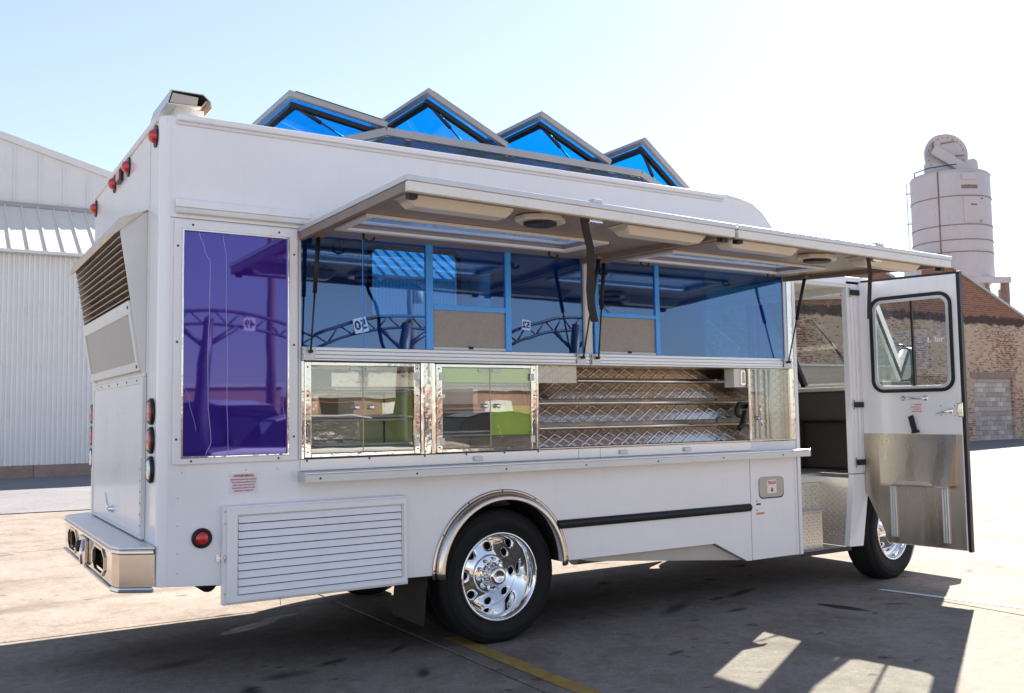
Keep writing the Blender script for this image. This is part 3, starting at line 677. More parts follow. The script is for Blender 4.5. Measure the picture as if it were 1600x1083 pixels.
MB().plate([(-.007, .018), (-.162, .113), (-.188, .198), (-.188, WD-.218), (-.152, WD-.108), (-.007, WD-.018), (-.007, WD-.06), (-.13, WD-.14), (-.155, WD-.23), (-.155, .21), (-.13, .15), (-.007, .06)], FZ, .532, .558).build('bottom_lip', 'chrome', BU, .008)
MB().plate(rrect(1.00, 1.24, .56, .72, .02, 2), FX, -.196, -.180).build('hitch_plate', 'stainless', BU, .003)
MB().lathe([(.035, 0), (.035, .02), (.02, .03), (0, .03)], lambda x, y, h: (-.196-h, 1.16+x, .66+y), 14).build('hitch_socket', 'dark_metal', BU)
MB().tube([(-.20, 1.04, .71), (-.215, 1.03, .64), (-.21, 1.02, .57)], .008, 8).build('latch_pin', 'chrome', BU)

# ------------------------------------------------------------------ lower side: louvred hatch, lamps, labels, rub rail
LV = group('louver_door', T, (.85, 0, .7))
LX0, LX1, LZ0, LZ1 = .318, 1.372, .440, .946
fr = lambda u, v, w: (u, w, v)
MB().plate(rect(LX0, LX1, LZ0, LZ1), FY, -.045, -.001, [rect(.398, 1.338, .484, .892)]).build('frame', 'white_panel', LV, .006)
MB().plate(rect(.336, 1.362, .452, .934), FY, -.056, -.046, [rect(.392, 1.344, .478, .898)]).build('frame_trim', 'white_paint', LV, .004)
MB().box(LX0+.01, LX1-.01, -.004, -.0015, LZ0+.01, LZ1-.01).build('back_plate', 'dark_metal', LV)
n = 10; hgt = (.892-.484)/n
for k in range(n):
    z0 = .484+k*hgt
    MB().hexa([(.400, -.044, z0+.0045), (1.336, -.044, z0+.0045), (1.336, -.040, z0+.0045), (.400, -.040, z0+.0045),
               (.400, -.034, z0+hgt-.001), (1.336, -.034, z0+hgt-.001), (1.336, -.030, z0+hgt-.001), (.400, -.030, z0+hgt-.001)]).build('louver_slat', 'white_paint', LV, .001)
MB().box(.296, .318, -.006, -.001, .66, .70).box(.292, .335, -.016, -.006, .672, .688).build('latch', 'chrome', LV, .002)
MB().tube([(.325, -.05, .68), (.325, -.06, .70), (.325, -.05, .66)], .004, 6).build('latch_ring', 'chrome', LV)
screws([(.328, -.045, z) for z in (.50, .68, .86, .92)]+[(.62, -.050, .452)], .005, 'y', 'alu_frame', LV)
MB().tube([(.62, -.05, .45), (.621, -.052, .41)], .0025, 5).build('pull_wire', 'alu_frame', LV)
ML = group('side_marker_lamp', T, (.221, 0, .789)); f_ = lambda x, y, h: (.221+x, -h, .789+y)
MB().lathe([(.052, .001), (.052, .010), (.044, .018), (.036, .018), (.036, .008)], f_, 28).build('grommet', 'black_trim', ML)
MB().lathe([(.037, .004), (.036, .014), (.024, .024), (0, .028)], f_, 28).build('lens', 'red_lens', ML)
# warning sticker
WS = group('warning_sticker', T, (.44, 0, 1.06))
MB().box(.362, .512, -.0022, -.0008, 1.004, 1.112).build('sheet', 'sticker_pale', WS)
tf = lambda cx, cz, y: (lambda x, z, d: (cx+x, y-d, cz+z))
text('lettering', '-WARNING-', 'ink_red', .021, tf(.437, 1.099, -.0035), WS, bold=.0004)
for k, s_ in enumerate(('BEFORE REFUELING THE CATERING', 'TRUCK WITH GASOLINE, LPG OR', 'DIESEL, MAKE SURE THAT THE', 'ENGINE AND GENERATOR ARE', 'COMPLETELY TURNED OFF')):
    text('lettering', s_, 'ink_red', .0105, tf(.437, 1.080-k*.0148, -.0035), WS, sx=.82)
# rub rail
mb = MB()
pts = [(0, .665), (-.016, .668), (-.026, .680), (-.030, .694), (-.026, .708), (-.016, .720), (0, .723)]
vs = []; k = len(pts)
for x in (2.44, 4.15):
    for y, z in pts: vs.append((x, y-.001, z))
mb.add(vs, [(i, i+1, i+1+k, i+k) for i in range(k-1)]+[tuple(range(k)), tuple(range(k, 2*k)), (0, k, 2*k-1, k-1)])
mb.build('rub_rail', 'black_trim', T, .004)
MB().lathe([(.029, 0), (.024, .012), (.012, .018), (0, .019)], lambda x, y, h: (4.15+h, -.001+min(0, x), .694+y), 16).build('rail_end', 'black_trim', T)
# trash flap
TF = group('trash_flap', T, (4.38, 0, .83))
MB().plate(rrect(4.258, 4.516, .748, .906, .035), FY, -.003, -.0008).build('flap_shade', 'black_trim', TF)  # flat black backing; the shade around the flap is put in as colour
MB().plate(rrect(4.256, 4.506, .757, .908, .035), FY, -.009, -.0035).build('flap', 'tan_plastic', TF, .003)
MB().plate(rrect(4.336, 4.432, .785, .885, .004, 2), FY, -.0105, -.0092).build('sticker', 'sticker_white', TF)
text('lettering', 'TRASH', 'ink_red', .036, tf(4.384, .862, -.0112), TF, bold=.0008, sx=.80)
MB().plate([(4.384, .793), (4.402, .811), (4.392, .811), (4.392, .828), (4.376, .828), (4.376, .811), (4.366, .811)], FY, -.0118, -.0108).build('arrow', 'ink_red', TF)
MB().box(4.225, 4.27, -.002, -.0008, .705, .718).build('switch_label', 'ink_black', T)
MB().box(4.225, 4.305, -.002, -.0008, .636, .650).build('printed_label', 'ink_orange', T)
screws([(4.232, 0, .735), (4.232, 0, .668)], .005, 'y', 'dark_metal', T)
MB().plate([(2.60, .458), (3.80, .458), (4.11, .312), (2.75, .430)], FY, .045, .06).build('skirt_inner_panel', 'tan_plastic', T)
MB().box(4.640, 4.646, -.003, -.0005, .312, 1.05).build('trim_strip', 'white_panel', T)
screws([(.10+.0, 0, z) for z in (.62, .72, .86, 1.0)]+[(x, 0, 1.13) for x in (.12, .45, .62)], .004, 'y', 'alu_frame', T)
# ------------------------------------------------------------------ serving windows
def vbar(name, x0, x1, z0, z1, mat, par, y0=.0, y1=.03, bev=.002): return MB().box(x0, x1, y0, y1, z0, z1).build(name, mat, par, bev)
UW = group('serving_window', T, (1.7, 0, 1.8)); UW2 = group('serving_window', T, (3.7, 0, 1.8))
vbar('jamb', .737, .752, 1.17, 2.448, 'alu_frame', UW); vbar('center_post', 2.690, 2.748, 1.722, 2.448, 'cream_paint', UW, -.012, .035)
vbar('head_rail', .753, 2.689, 2.425, 2.449, 'cream_paint', UW); vbar('head_rail', 2.749, 4.62, 2.425, 2.449, 'cream_paint', UW2)
vbar('end_jamb', 4.585, 4.618, 1.722, 2.424, 'alu_frame', UW2); vbar('end_jamb', 4.622, 4.674, 1.175, 2.449, 'polished', UW2, -.002, .05)
def film(par, x0, x1, z0, z1): vbar('window_bar', x0, x1, z0, z1, 'blue_film', par, -.004, .024)
film(UW, 1.526, 1.571, 1.795, 2.424); film(UW, 2.082, 2.122, 1.795, 2.424); film(UW, 1.573, 2.080, 2.036, 2.068)
film(UW2, 2.775, 2.812, 1.795, 2.424); film(UW2, 3.306, 3.342, 1.795, 2.424); film(UW2, 2.814, 3.304, 2.046, 2.074)
MB().box(1.1205, 1.126, .010, .016, 1.795, 2.424).build('pane_edge', 'blue_film', UW)
for par, a, b, z0 in ((UW, .753, 1.120, 1.795), (UW, 1.127, 1.525, 1.795), (UW, 1.572, 2.081, 2.069), (UW, 2.123, 2.689, 1.795), (UW2, 2.749, 2.774, 1.795), (UW2, 2.813, 3.305, 2.075), (UW2, 3.343, 4.584, 1.795)):
    MB().box(a, b, .008, .013, z0, 2.424).build('pane', 'blue_glass', par)
for par, a, b in ((UW, 1.573, 2.080), (UW2, 2.814, 3.304)):
    MB().box(a, b, .010, .014, 1.812, 2.036 if par is UW else 2.045).build('screen', 'screen_mesh', par)
    MB().box(a, b, .0, .026, 1.795, 1.812).build('screen_sill', 'cream_paint', par, .002)
    MB().box(a+.24, a+.27, -.006, 0, 1.803, 1.818).build('latch', 'black_trim', par)
# ribbed rail under the windows
RL = group('window_rail', T, (2.7, 0, 1.75))
for a, b in ((.753, 2.712), (2.718, 4.635)):
    for z0, z1, y in ((1.716, 1.728, -.030), (1.7285, 1.750, -.024), (1.7505, 1.772, -.028), (1.7725, 1.793, -.022)):
        MB().box(a, b, y, .034, z0, z1).build('rail_rib', 'aluminium', RL, .003)
def bracket(x):
    MB().box(x-.035, x+.035, -.034, -.0305, 1.722, 1.79).build('bracket', 'alu_frame', RL, .002)
    MB().lathe([(.010, 0), (.010, .03), (.006, .034), (0, .034)], lambda u, v, h: (x+u, -.034-h, 1.765+v), 10).build('ball_stud', 'dark_metal', RL)
for x in (.79, 2.64, 2.76, 4.57): bracket(x)

# ------------------------------------------------------------------ lower displays
# sill and fold-down tray
MB().box(.7525, .768, -.004, .05, 1.174, 1.715).build('end_filler', 'polished', T, .002)
SI_ = group('counter_sill', T, (2.7, 0, 1.1))
for a, b in ((.745, 2.615), (2.617, 2.79), (2.792, 4.18)):
    MB().box(a, b, -.014, .05, 1.109, 1.173).build('sill_face', 'aluminium', SI_, .003)
MB().box(.735, 4.700, -.115, .0, 1.094, 1.106).build('tray', 'aluminium', SI_, .003)
MB().box(.735, 4.700, -.116, -.108, 1.052, 1.0935).build('tray_lip', 'cream_paint', SI_, .002)
MB().box(.733, .738, -.116, 0, 1.050, 1.107).build('tray_end', 'alu_frame', SI_)
for x in (1.86, 2.98, 3.55): MB().box(x-.03, x+.03, -.03, -.0145, 1.125, 1.152).build('catch', 'alu_frame', SI_, .003)
screws([(x, -.014, 1.165) for x in (.78, 1.15, 1.5, 1.78, 2.05, 2.3)]+[(x, -.116, 1.072) for x in (.82, 1.4, 2.0, 2.6, 3.2, 3.8, 4.4)], .006, 'y', 'dark_metal', SI_)
def case(x0, x1, name, lime):
    C = group(name, T, (x0, 0, 1.18)); z0, z1, d = 1.185, 1.705, .42
    MB().box(x0, x1, d-.004, d, z0, z1).build('back', 'stainless_dull' if lime else 'polished', C)
    MB().box(x0-.004, x0, .002, d, z0, z1).build('wall', 'polished', C); MB().box(x1, x1+.004, .002, d, z0, z1).build('wall', 'polished', C)
    MB().box(x0, x1, .002, d, z0-.004, z0).build('floor', 'stainless', C); MB().box(x0, x1, .002, d, z1, z1+.004).build('ceiling', 'stainless_dull', C)
    w = .032
    for a, b in ((x0-.006, x0+w), (x1-w, x1+.006)): MB().box(a, b, -.012, .010, z0-.006, z1+.006).build('frame_stile', 'polished', C, .004)
    for a, b in ((z0-.006, z0+.018), (z1-.016, z1+.006)): MB().box(x0+w+.001, x1-w-.001, -.010, .010, a, b).build('frame_rail', 'polished', C, .004)
    xm = (x0+x1)/2+(-.005 if not lime else .02)
    for a, b in ((x0+w+.003, xm-.003), (xm+.003, x1-w-.003)):
        MB().box(a, b, -.004, .0005, z0+.020, z1-.018).build('glass_door', 'case_glass', C)
    MB().box(xm-.0022, xm+.0022, -.005, .001, z0+.020, z1-.018).build('door_gap', 'tan_plastic', C)
    for s_ in (-1, 1):
        k_ = xm+s_*.045
        MB().lathe([(.008, 0), (.008, .012), (.015, .018), (.015, .026), (.008, .030), (0, .030)], lambda u, v, h: (k_+u, -.004-h, 1.455+v), 14).build('knob', 'chrome', C)
        MB().box(xm+s_*.05-.032, xm+s_*.05+.032, -.009, -.0045, z1-.040, z1-.026).build('catch', 'alu_frame', C, .001)
    for hz in (z1-.07, z0+.06):
        for hxx in ((x0+.028, x1-.028) if lime else (x1-.02,)):
            MB().box(hxx-.016, hxx+.016, -.017, -.0125, hz-.022, hz+.022).build('hinge', 'alu_frame', C, .002)
    for sz in ((1.555, 1.392, 1.232) if not lime else (1.578, 1.430, 1.288)):
        MB().tube([(x0+.01, .03, sz+.012), (x1-.02, .03, sz+.012)], .006, 8).build('shelf_rod', 'cream_paint', C)  # chrome rods; their bright sheen is put in as cream colour
        MB().tube([(x0+.01, .03, sz-.010), (x1-.02, .03, sz-.010)], .005, 8).build('shelf_rod', 'cream_paint', C)
        sw = MB()
        for i in range(30):
            xx = x0+.015+i*(x1-x0-.04)/29; sw.tube([(xx, .03, sz), (xx, d-.02, sz)], .0028, 4)
        sw.build('shelf_wires', 'chrome', C, kind='stuff')
    if lime:
        MB().box(x0+.034, x1-.034, .012, .016, 1.60, z1-.018).build('green_liner', 'lime', C)
        MB().box(xm+.01, x1-.034, .012, .016, 1.275, 1.455).build('green_liner', 'lime', C)
        MB().box(x0+.034, xm-.06, .05, .055, 1.47, 1.595).build('white_card', 'sticker_white', C)
        for px_ in (.03, .06): MB().tube([(x1-px_-.035, .02, z1-.08), (x1-px_, .02, 1.50), (x1-px_+.02, .02, 1.42)], .0025, 5).build('wrap_strand', 'cream_paint', C)
    else:
        MB().box(x0+.04, x0+.27, .30, .305, 1.56, z1-.02).build('pale_card', 'sticker_white', C)
        MB().box(xm-.05, xm+.10, .25, .255, 1.40, 1.54).build('carton', 'tan_plastic', C)
        MB().box(x1-.035, x1-.033, .02, d-.02, z0+.01, z1-.15).build('green_liner', 'lime', C)
    screws([(x0+.010, -.012, z) for z in (1.21, 1.36, 1.52, 1.68)]+[(x1-.012, -.012, z) for z in (1.21, 1.36, 1.52, 1.68)], .005, 'y', 'dark_metal', C)
case(.775, 1.470, 'display_case', False); case(1.590, 2.290, 'display_case', True)
# polished pillar between the cases, bowed so that it mirrors the yard
mb = MB(); vs = []; n = 24
for i in range(n+1):
    z = 1.178+(1.712-1.178)*i/n; w = .006*math.sin(i*1.7)+.004*math.sin(i*.9+1)
    for x, y in ((1.478, -.004), (1.49, -.016+w*.4), (1.515, -.012-w*.5), (1.54, -.018+w*.5), (1.568, -.012-w*.3), (1.582, -.004)): vs.append((x, y, z))
mb.add(vs, [(i*6+j, i*6+j+1, i*6+7+j, i*6+6+j) for i in range(n) for j in range(5)], True).build('polished_pillar', 'polished', T)
MB().box(1.4745, 1.4775, -.014, .02, 1.178, 1.712).build('pillar_seam', 'dark_metal', T)
# diamond-quilted stainless display
def quilt(name, x0, x1, z0, z1, y, mat, par, pw=.112, ph=.062, depth=.0045, lean=0.):
    nx, nz = int((x1-x0)/.0045), max(6, int((z1-z0)/.0045)); vs = []; fs = []
    for j in range(nz+1):
        for i in range(nx+1):
            x = x0+(x1-x0)*i/nx; z = z0+(z1-z0)*j/nz
            a, b = x/pw+z/ph, x/pw-z/ph
            da, db = min(a % 1, 1-a % 1), min(b % 1, 1-b % 1); g = min(da, db); h = .35*min(1, g*4)+1.0*max(0, 1-g/.085)
            vs.append((x, y-depth*h-lean*(z1-z)/(z1-z0), z))
    for j in range(nz):
        for i in range(nx): fs.append((j*(nx+1)+i, j*(nx+1)+i+1, (j+1)*(nx+1)+i+1, (j+1)*(nx+1)+i))
    return MB().add(vs, fs, True).build(name, mat, par)
QD = group('quilted_display', T, (3.2, 0, 1.18))
MB().box(2.298, 2.312, -.012, .30, 1.176, 1.713).build('side_wall', 'polished', QD, .003); MB().box(4.172, 4.180, -.012, .32, 1.176, 1.713).build('side_wall', 'stainless', QD, .002)
MB().box(2.313, 4.171, .335, .345, 1.176, 1.713).build('back', 'stainless_dull', QD)
MB().box(2.313, 4.171, .0, .335, 1.713, 1.7145).build('top', 'stainless_dull', QD)
quilt('quilt_sheet', 2.314, 4.170, 1.640, 1.712, .225, 'stainless', QD, lean=.03)
quilt('quilt_sheet', 2.314, 4.170, 1.500, 1.606, .190, 'stainless', QD, lean=.05)
quilt('quilt_sheet', 2.314, 4.170, 1.345, 1.450, .160, 'stainless', QD, lean=.05)
quilt('quilt_sheet', 2.314, 4.170, 1.186, 1.290, .135, 'stainless', QD, lean=.05)
quilt('quilt_sheet', 2.314, 2.640, 1.600, 1.711, .030, 'stainless_dull', QD, .13, .07, .003)
for z, y in ((1.618, .10), (1.470, .075), (1.308, .05)):
    MB().box(2.314 if z < 1.6 else 2.645, 4.170, y, .33, z-.003, z+.001).build('shelf', 'stainless_dull', QD)
    MB().tube([(2.314 if z < 1.6 else 2.645, y, z), (4.170, y, z)], .0095, 10).build('shelf_lip', 'polished', QD)
MB().box(2.314, 4.170, .0, .335, 1.176, 1.183).build('shelf', 'stainless', QD)
MB().box(4.05, 4.168, .01, .11, 1.575, 1.712).build('control_box', 'cream_paint', QD, .004); MB().plate(rrect(4.112, 4.160, 1.59, 1.700, .008, 2), FY, .002, .010, [rrect(4.124, 4.150, 1.605, 1.69, .006, 2)]).build('control_bezel', 'polished', QD, .002)
MB().tube([(4.165, .04, 1.43), (4.10, .02, 1.45), (4.06, .0, 1.42), (4.055, .0, 1.38), (4.085, .0, 1.36)], .018, 10).tube([(4.14, .0, 1.40), (4.10, -.01, 1.30), (4.06, -.01, 1.27)], [.016, .022, .018], 10).build('spout_handle', 'black_trim', QD)
TP = group('beverage_panel', T, (4.4, 0, 1.18))
MB().box(4.182, 4.196, -.010, .05, 1.176, 1.713).build('stile', 'polished', TP, .003); MB().box(4.604, 4.620, -.006, .05, 1.176, 1.713).build('stile', 'stainless', TP, .003)
quilt('quilt_sheet', 4.197, 4.603, 1.178, 1.712, .045, 'stainless', TP, .10, .06, .004)
for x in (4.31, 4.42): MB().tube([(x, .02, 1.19), (x, .02, 1.71)], .010, 8).build('tube_rod', 'clear_lens', TP)
MB().box(4.197, 4.603, -.001, .003, 1.178, 1.712).build('cover_glass', 'clear_glass', TP)
MB().lathe([(.016, 0), (.016, .02), (.010, .03), (0, .03)], lambda x, y, h: (4.262+x, -.002-h, 1.345+y), 12).tube([(4.262, -.03, 1.35), (4.262, -.045, 1.33), (4.262, -.045, 1.29)], .008, 8).tube([(4.262, -.03, 1.36), (4.262, -.04, 1.41), (4.262, -.035, 1.44)], [.006, .009, .007], 8).build('spigot', 'chrome', TP)
MB().box(4.197, 4.603, -.008, -.002, 1.176, 1.182).build('sill_strip', 'stainless', TP)

# ------------------------------------------------------------------ awnings
def awning(x0, x1, zr, zf, lamps, spk, sx, lab, strap):
    A = group('awning', T, ((x0+x1)/2, -.7, 2.42)); A['label'] = lab
    Y1 = -1.405; ZH = 2.452
    def S_(x, y, h):   # point on the awning: h below its top sheet
        k = (x-x0)/(x1-x0); zo = zr+(zf-zr)*k; return (x, y, ZH+(zo-ZH)*(y/Y1)-h)
    def sb(xa, xb, ya, yb, h0, h1): return MB().hexa([S_(xa, ya, h1), S_(xb, ya, h1), S_(xb, yb, h1), S_(xa, yb, h1), S_(xa, ya, h0), S_(xb, ya, h0), S_(xb, yb, h0), S_(xa, yb, h0)])
    sx0, sx1, sy0, sy1 = sx
    for a, b, c, d in ((x0+.01, sx0, -.03, Y1+.012), (sx1, x1-.01, -.03, Y1+.012), (sx0, sx1, -.03, sy0), (sx0, sx1, sy1, Y1+.012)):
        sb(a, b, d, c, .010, .034).build('skin', 'awning_skin', A)
    sb(sx0-.001, sx1+.001, sy1, sy0, .016, .021).build('skylight', 'skylight_glass', A)
    fw = .05
    for a, b, c, d in ((sx0-fw, sx1+fw, sy0, sy0+fw), (sx0-fw, sx1+fw, sy1-fw*.5, sy1), (sx0-fw, sx0, sy1, sy0), (sx1, sx1+fw, sy1, sy0)):
        sb(a, b, c, d, .0345, .050).build('skylight_frame', 'cream_paint', A, .003)
    sb(x0, x1, Y1, Y1+.028, -.004, .022).build('edge_trim', 'alu_frame', A, .004); sb(x0+.008, x1-.008, Y1+.036, Y1+.062, .040, .070).build('inner_channel', 'awning_edge', A, .003)
    sb(x0+.006, x1-.006, Y1+.006, Y1+.036, .0225, .068).build('edge_channel', 'cream_paint', A, .004)
    sb(x0, x0+.020, Y1+.03, -.005, -.004, .022).build('edge_trim', 'alu_frame', A, .003)
    sb(x0+.005, x0+.034, Y1+.038, -.01, .0225, .066).build('edge_channel', 'awning_edge', A, .003)
    sb(x1-.020, x1, Y1+.03, -.005, -.004, .022).build('edge_trim', 'alu_frame', A, .003)
    sb(x1-.034, x1-.005, Y1+.038, -.01, .0225, .066).build('edge_channel', 'awning_edge', A, .003)
    sb(x0+.01, x1-.01, -.03, -.004, -.002, .03).build('hinge_strip', 'alu_frame', A, .003)
    for lx in lamps:
        y = -1.16; mb = MB(); vs = []
        for x, k in ((lx, .55), (lx+.03, 1), (lx+.52, 1), (lx+.55, .55)):
            for yy, hh in ((-.075, .034), (-.07, .05), (-.045, .034+.052*k), (.045, .034+.052*k), (.07, .05), (.075, .034)): vs.append(S_(x, y+yy, hh))
        fs = [(i*6+j, i*6+(j+1) % 6, i*6+6+(j+1) % 6, i*6+6+j) for i in range(3) for j in range(6)]+[tuple(range(6)), tuple(range(18, 24))]
        mb.add(vs, fs).build('light_fixture', 'fixture', A, .004)
        sb(lx-.012, lx+.562, y-.085, y+.085, .034, .039).build('fixture_base', 'cream_paint', A, .002)
    cx, cy = spk
    oc_ = [(cx+.135*math.cos(R(22.5+45*i)), cy+.12*math.sin(R(22.5+45*i))) for i in range(8)]
    MB().plate(oc_, lambda u, v, w: S_(u, v, w), .0345, .062).build('speaker_box', 'fixture', A, .006)
    MB().lathe([(.085, 0), (.085, .012), (.07, .016), (0, .010)], lambda u, v, h: S_(cx+u, cy+v, .062+h), 28).build('speaker_grille', 'black_trim', A)
    for hx_ in (x0+.3, x1-.42):
        MB().tube([S_(hx_, -.22, .035), S_(hx_, -.22, .065), S_(hx_+.03, -.22, .078), S_(hx_+.06, -.22, .07), S_(hx_+.065, -.22, .055)], .007, 6).build('hook', 'dark_metal', A)
    for bx in (x1-.05, x0+.05): MB().hexa([S_(bx-.02, Y1+.04, .09), S_(bx+.02, Y1+.04, .09), S_(bx+.02, Y1+.08, .09), S_(bx-.02, Y1+.08, .09), S_(bx-.02, Y1+.04, .062), S_(bx+.02, Y1+.04, .062), S_(bx+.02, Y1+.08, .062), S_(bx-.02, Y1+.08, .062)]).build('bump_stop', 'black_trim', A)
    # pull strap: a flat web hanging from the outer edge
    P_ = [S_(strap[0], Y1+.07, .06)]+[(strap[0]+a, Y1+.07+b, P0) for a, b, P0 in strap[1]]
    mb = MB(); vs = []
    up_ = Vector((_r.x, _r.y, 0)).normalized()
    for i, p in enumerate(P_):
        p = Vector(p)
        for s_ in (-1, 1):
            for t_2 in (-.002, .002): vs.append(p+up_*s_*strap[2]+Vector((-up_.y, up_.x, 0))*t_2)
    fs = []
    for i in range(len(P_)-1):
        o = i*4; fs += [(o, o+4, o+5, o+1), (o+2, o+3, o+7, o+6), (o, o+2, o+6, o+4), (o+1, o+5, o+7, o+3)]
    fs += [(0, 1, 3, 2), (len(P_)*4-4, len(P_)*4-2, len(P_)*4-1, len(P_)*4-3)]
    mb.add(vs, fs).build('pull_strap', 'black_strap', A)
    MB().hexa([S_(strap[0]+.02, Y1+.045, .085), S_(strap[0]+.10, Y1+.045, .085), S_(strap[0]+.10, Y1+.075, .085), S_(strap[0]+.02, Y1+.075, .085), S_(strap[0]+.02, Y1+.045, .066), S_(strap[0]+.10, Y1+.045, .066), S_(strap[0]+.10, Y1+.075, .066), S_(strap[0]+.02, Y1+.075, .066)]).build('strap_clip', 'chrome', A, .003)
    MB().hexa([S_(strap[0], Y1, -.003), S_(strap[0]+.07, Y1, -.003), S_(strap[0]+.07, Y1+.05, -.003), S_(strap[0], Y1+.05, -.003), S_(strap[0]+.01, Y1, -.022), S_(strap[0]+.06, Y1, -.022), S_(strap[0]+.06, Y1+.04, -.022), S_(strap[0]+.01, Y1+.04, -.022)]).build('edge_latch', 'alu_frame', A, .003)
    # gas struts at both ends
    for (bx, tx, ty) in ((x0+.055, x0+.085, -.10), (x1-.055, x1-.05, -.24)):
        b_ = Vector((bx, -.06, 1.768)); t_ = Vector(S_(tx, ty, .05)); m_ = t_.lerp(b_, .50)
        MB().tube([t_, m_], .0125, 8).build('strut_body', 'black_trim', A); MB().tube([m_, b_], .0055, 6).build('strut_rod', 'dark_metal', A)
        MB().hexa([S_(tx-.03, ty-.03, .06), S_(tx+.03, ty-.03, .06), S_(tx+.03, ty+.03, .06), S_(tx-.03, ty+.03, .06), S_(tx-.03, ty-.03, .034), S_(tx+.03, ty-.03, .034), S_(tx+.03, ty+.03, .034), S_(tx-.03, ty+.03, .034)]).build('strut_bracket', 'rust', A)
awning(.731, 2.690, 2.444, 2.405, (.83, 2.08), (1.62, -1.10), (.88, 2.30, -.34, -.70), 'rear awning with two light fixtures, a speaker and a long strap', (1.72, [(.02, .01, 2.30), (.06, .03, 2.22), (.075, .05, 2.12), (.075, .06, 2.02), (.09, .07, 1.93), (.115, .08, 1.86)], .020))
awning(2.704, 4.610, 2.405, 2.372, (2.82, 3.98), (3.74, -1.05), (2.92, 4.22, -.28, -.66), 'front awning reaching over the open cab door', (3.86, [(.02, .01, 2.30), (.07, .04, 2.23), (.10, .07, 2.17), (.10, .08, 2.05), (.10, .085, 1.96)], .012))
# ------------------------------------------------------------------ wheels
def wheel(name, cx, cy, r, tw, sgn, dual, front=False, steer=0.):
    """sgn -1: outer face towards -y"""
    Wp = group(name, T, (cx, cy, r)); cs_, sn_ = math.cos(steer), math.sin(steer)
    def f(x, y, h):
        h = sgn*h*(1+.05*max(0, -y/r)**4); return (cx+x*cs_-h*sn_, cy+x*sn_+h*cs_, max(.001, r-.007+y))
    w = tw/2; rr = .268 if not front else .240
    tprof = [(rr-.006, w*.80), (rr+.012, w*.94), (rr+.05, w*1.03), (r-.09, w*1.06), (r-.045, w*1.0), (r-.018, w*.86), (r-.004, w*.72), (r, w*.45), (r, -w*.45), (r-.004, -w*.72), (r-.03, -w*.95), (r-.09, -w*1.05), (rr+.02, -w*.95), (rr-.006, -w*.8)]
    MB().lathe(tprof, f, 64, closed=True).build('tyre', 'rubber', Wp)
    for k in range(-2, 3):   # tread grooves read as thin recessed rings
        MB().lathe([(r+.0012, k*w*.17-.004), (r+.0022, k*w*.17), (r+.0012, k*w*.17+.004)], f, 64).build('tread_groove', 'underbody', Wp)
    for q_ in (.045, .075): MB().lathe([(r-q_-.004, w*1.035), (r-q_, w*1.065), (r-q_+.004, w*1.035)], f, 64).build('sidewall_ring', 'rubber', Wp)
    if dual is None: return
    dep = dual   # dish depth relative to the rim plane
    o0 = w*.90
    MB().lathe([(rr+.004, o0-.015), (rr+.006, o0+.004), (rr, o0+.012), (rr-.010, o0+.010), (rr-.018, o0-.004), (rr-.030, o0-.03), (rr-.034, o0-.055), (rr-.048, o0-dep*.75), (rr-.062, o0-dep)], f, 64).build('rim', 'chrome', Wp)
    # disc with hand holes
    ri, ro, nh = .118, rr-.062, 8; hr = .024; rm = .171; mb = MB()
    hz = lambda q: o0-dep+.004+(.03*max(0, (ro-q)/(ro-ri)) if not front else .055*max(0, (ro-q)/(ro-ri)))
    for k in range(nh):
        a0_, a1_ = 2*math.pi*(k-.5)/nh, 2*math.pi*(k+.5)/nh; am = 2*math.pi*k/nh; N = 32; vs = []; K = 5
        for i in range(N):
            t = 2*math.pi*i/N+math.pi/4; hx_, hy_ = rm+hr*math.cos(t), hr*1.15*math.sin(t)/rm
            m_ = max(abs(math.cos(t)), abs(math.sin(t))); ux, uy = math.cos(t)/m_, math.sin(t)/m_
            q = (ri+ro)/2+ux*(ro-ri)/2; an = am+uy*(a1_-a0_)/2
            qa = hx_; ana = am+hy_
            for e_ in range(K+1):
                k_ = e_/K; q2, a2 = q+(qa-q)*k_, an+(ana-an)*k_; dip = .004*max(0, (k_-.6)/.4)**2
                vs.append(f(q2*math.cos(a2), q2*math.sin(a2), hz(q2)-dip))
            vs.append(f(qa*math.cos(ana), qa*math.sin(ana), hz(qa)-.03))
        fs = []
        for i in range(N):
            j = (i+1) % N; w_ = K+2; fs += [(i*w_+e_, j*w_+e_, j*w_+e_+1, i*w_+e_+1) for e_ in range(K+1)]
        mb.add(vs, fs, True)
    mb.build('disc', 'chrome', Wp)
    MB().lathe([(ro, o0-dep-.04), (0, o0-dep-.042)], f, 32).build('backing', 'underbody', Wp)
    hb_ = hz(ri)
    MB().lathe([(ri+.004, hb_-.004), (ri, hb_+.010), (.112, hb_+.014), (.080, hb_+.018), (.068, hb_+.022), (.064, hb_+.075), (.058, hb_+.105), (.050, hb_+.118), (.030, hb_+.122), (.028, hb_+.118), (0, hb_+.118)], f, 40).build('hub', 'chrome', Wp)
    for k in range(10):
        a = 2*math.pi*(k+.3)/10; fx = lambda x, y, h: f(x+.094*math.cos(a), y+.094*math.sin(a), h)
        MB().lathe([(.013, hb_+.012), (.013, hb_+.034), (.009, hb_+.046), (0, hb_+.048)], fx, 8).build('lug_nut', 'chrome', Wp)
    return Wp
wheel('rear_wheel', 2.035, .145, .412, .23, -1, .155)
wheel('rear_inner_wheel', 2.035, .415, .412, .23, -1, None)
wheel('rear_wheel', 2.035, WD-.145, .412, .23, 1, .135)
wheel('front_wheel', 5.825, .150, .404, .23, -1, .05, True, R(8))
wheel('front_wheel', 5.825, WD-.15, .404, .23, 1, .05, True, R(8))
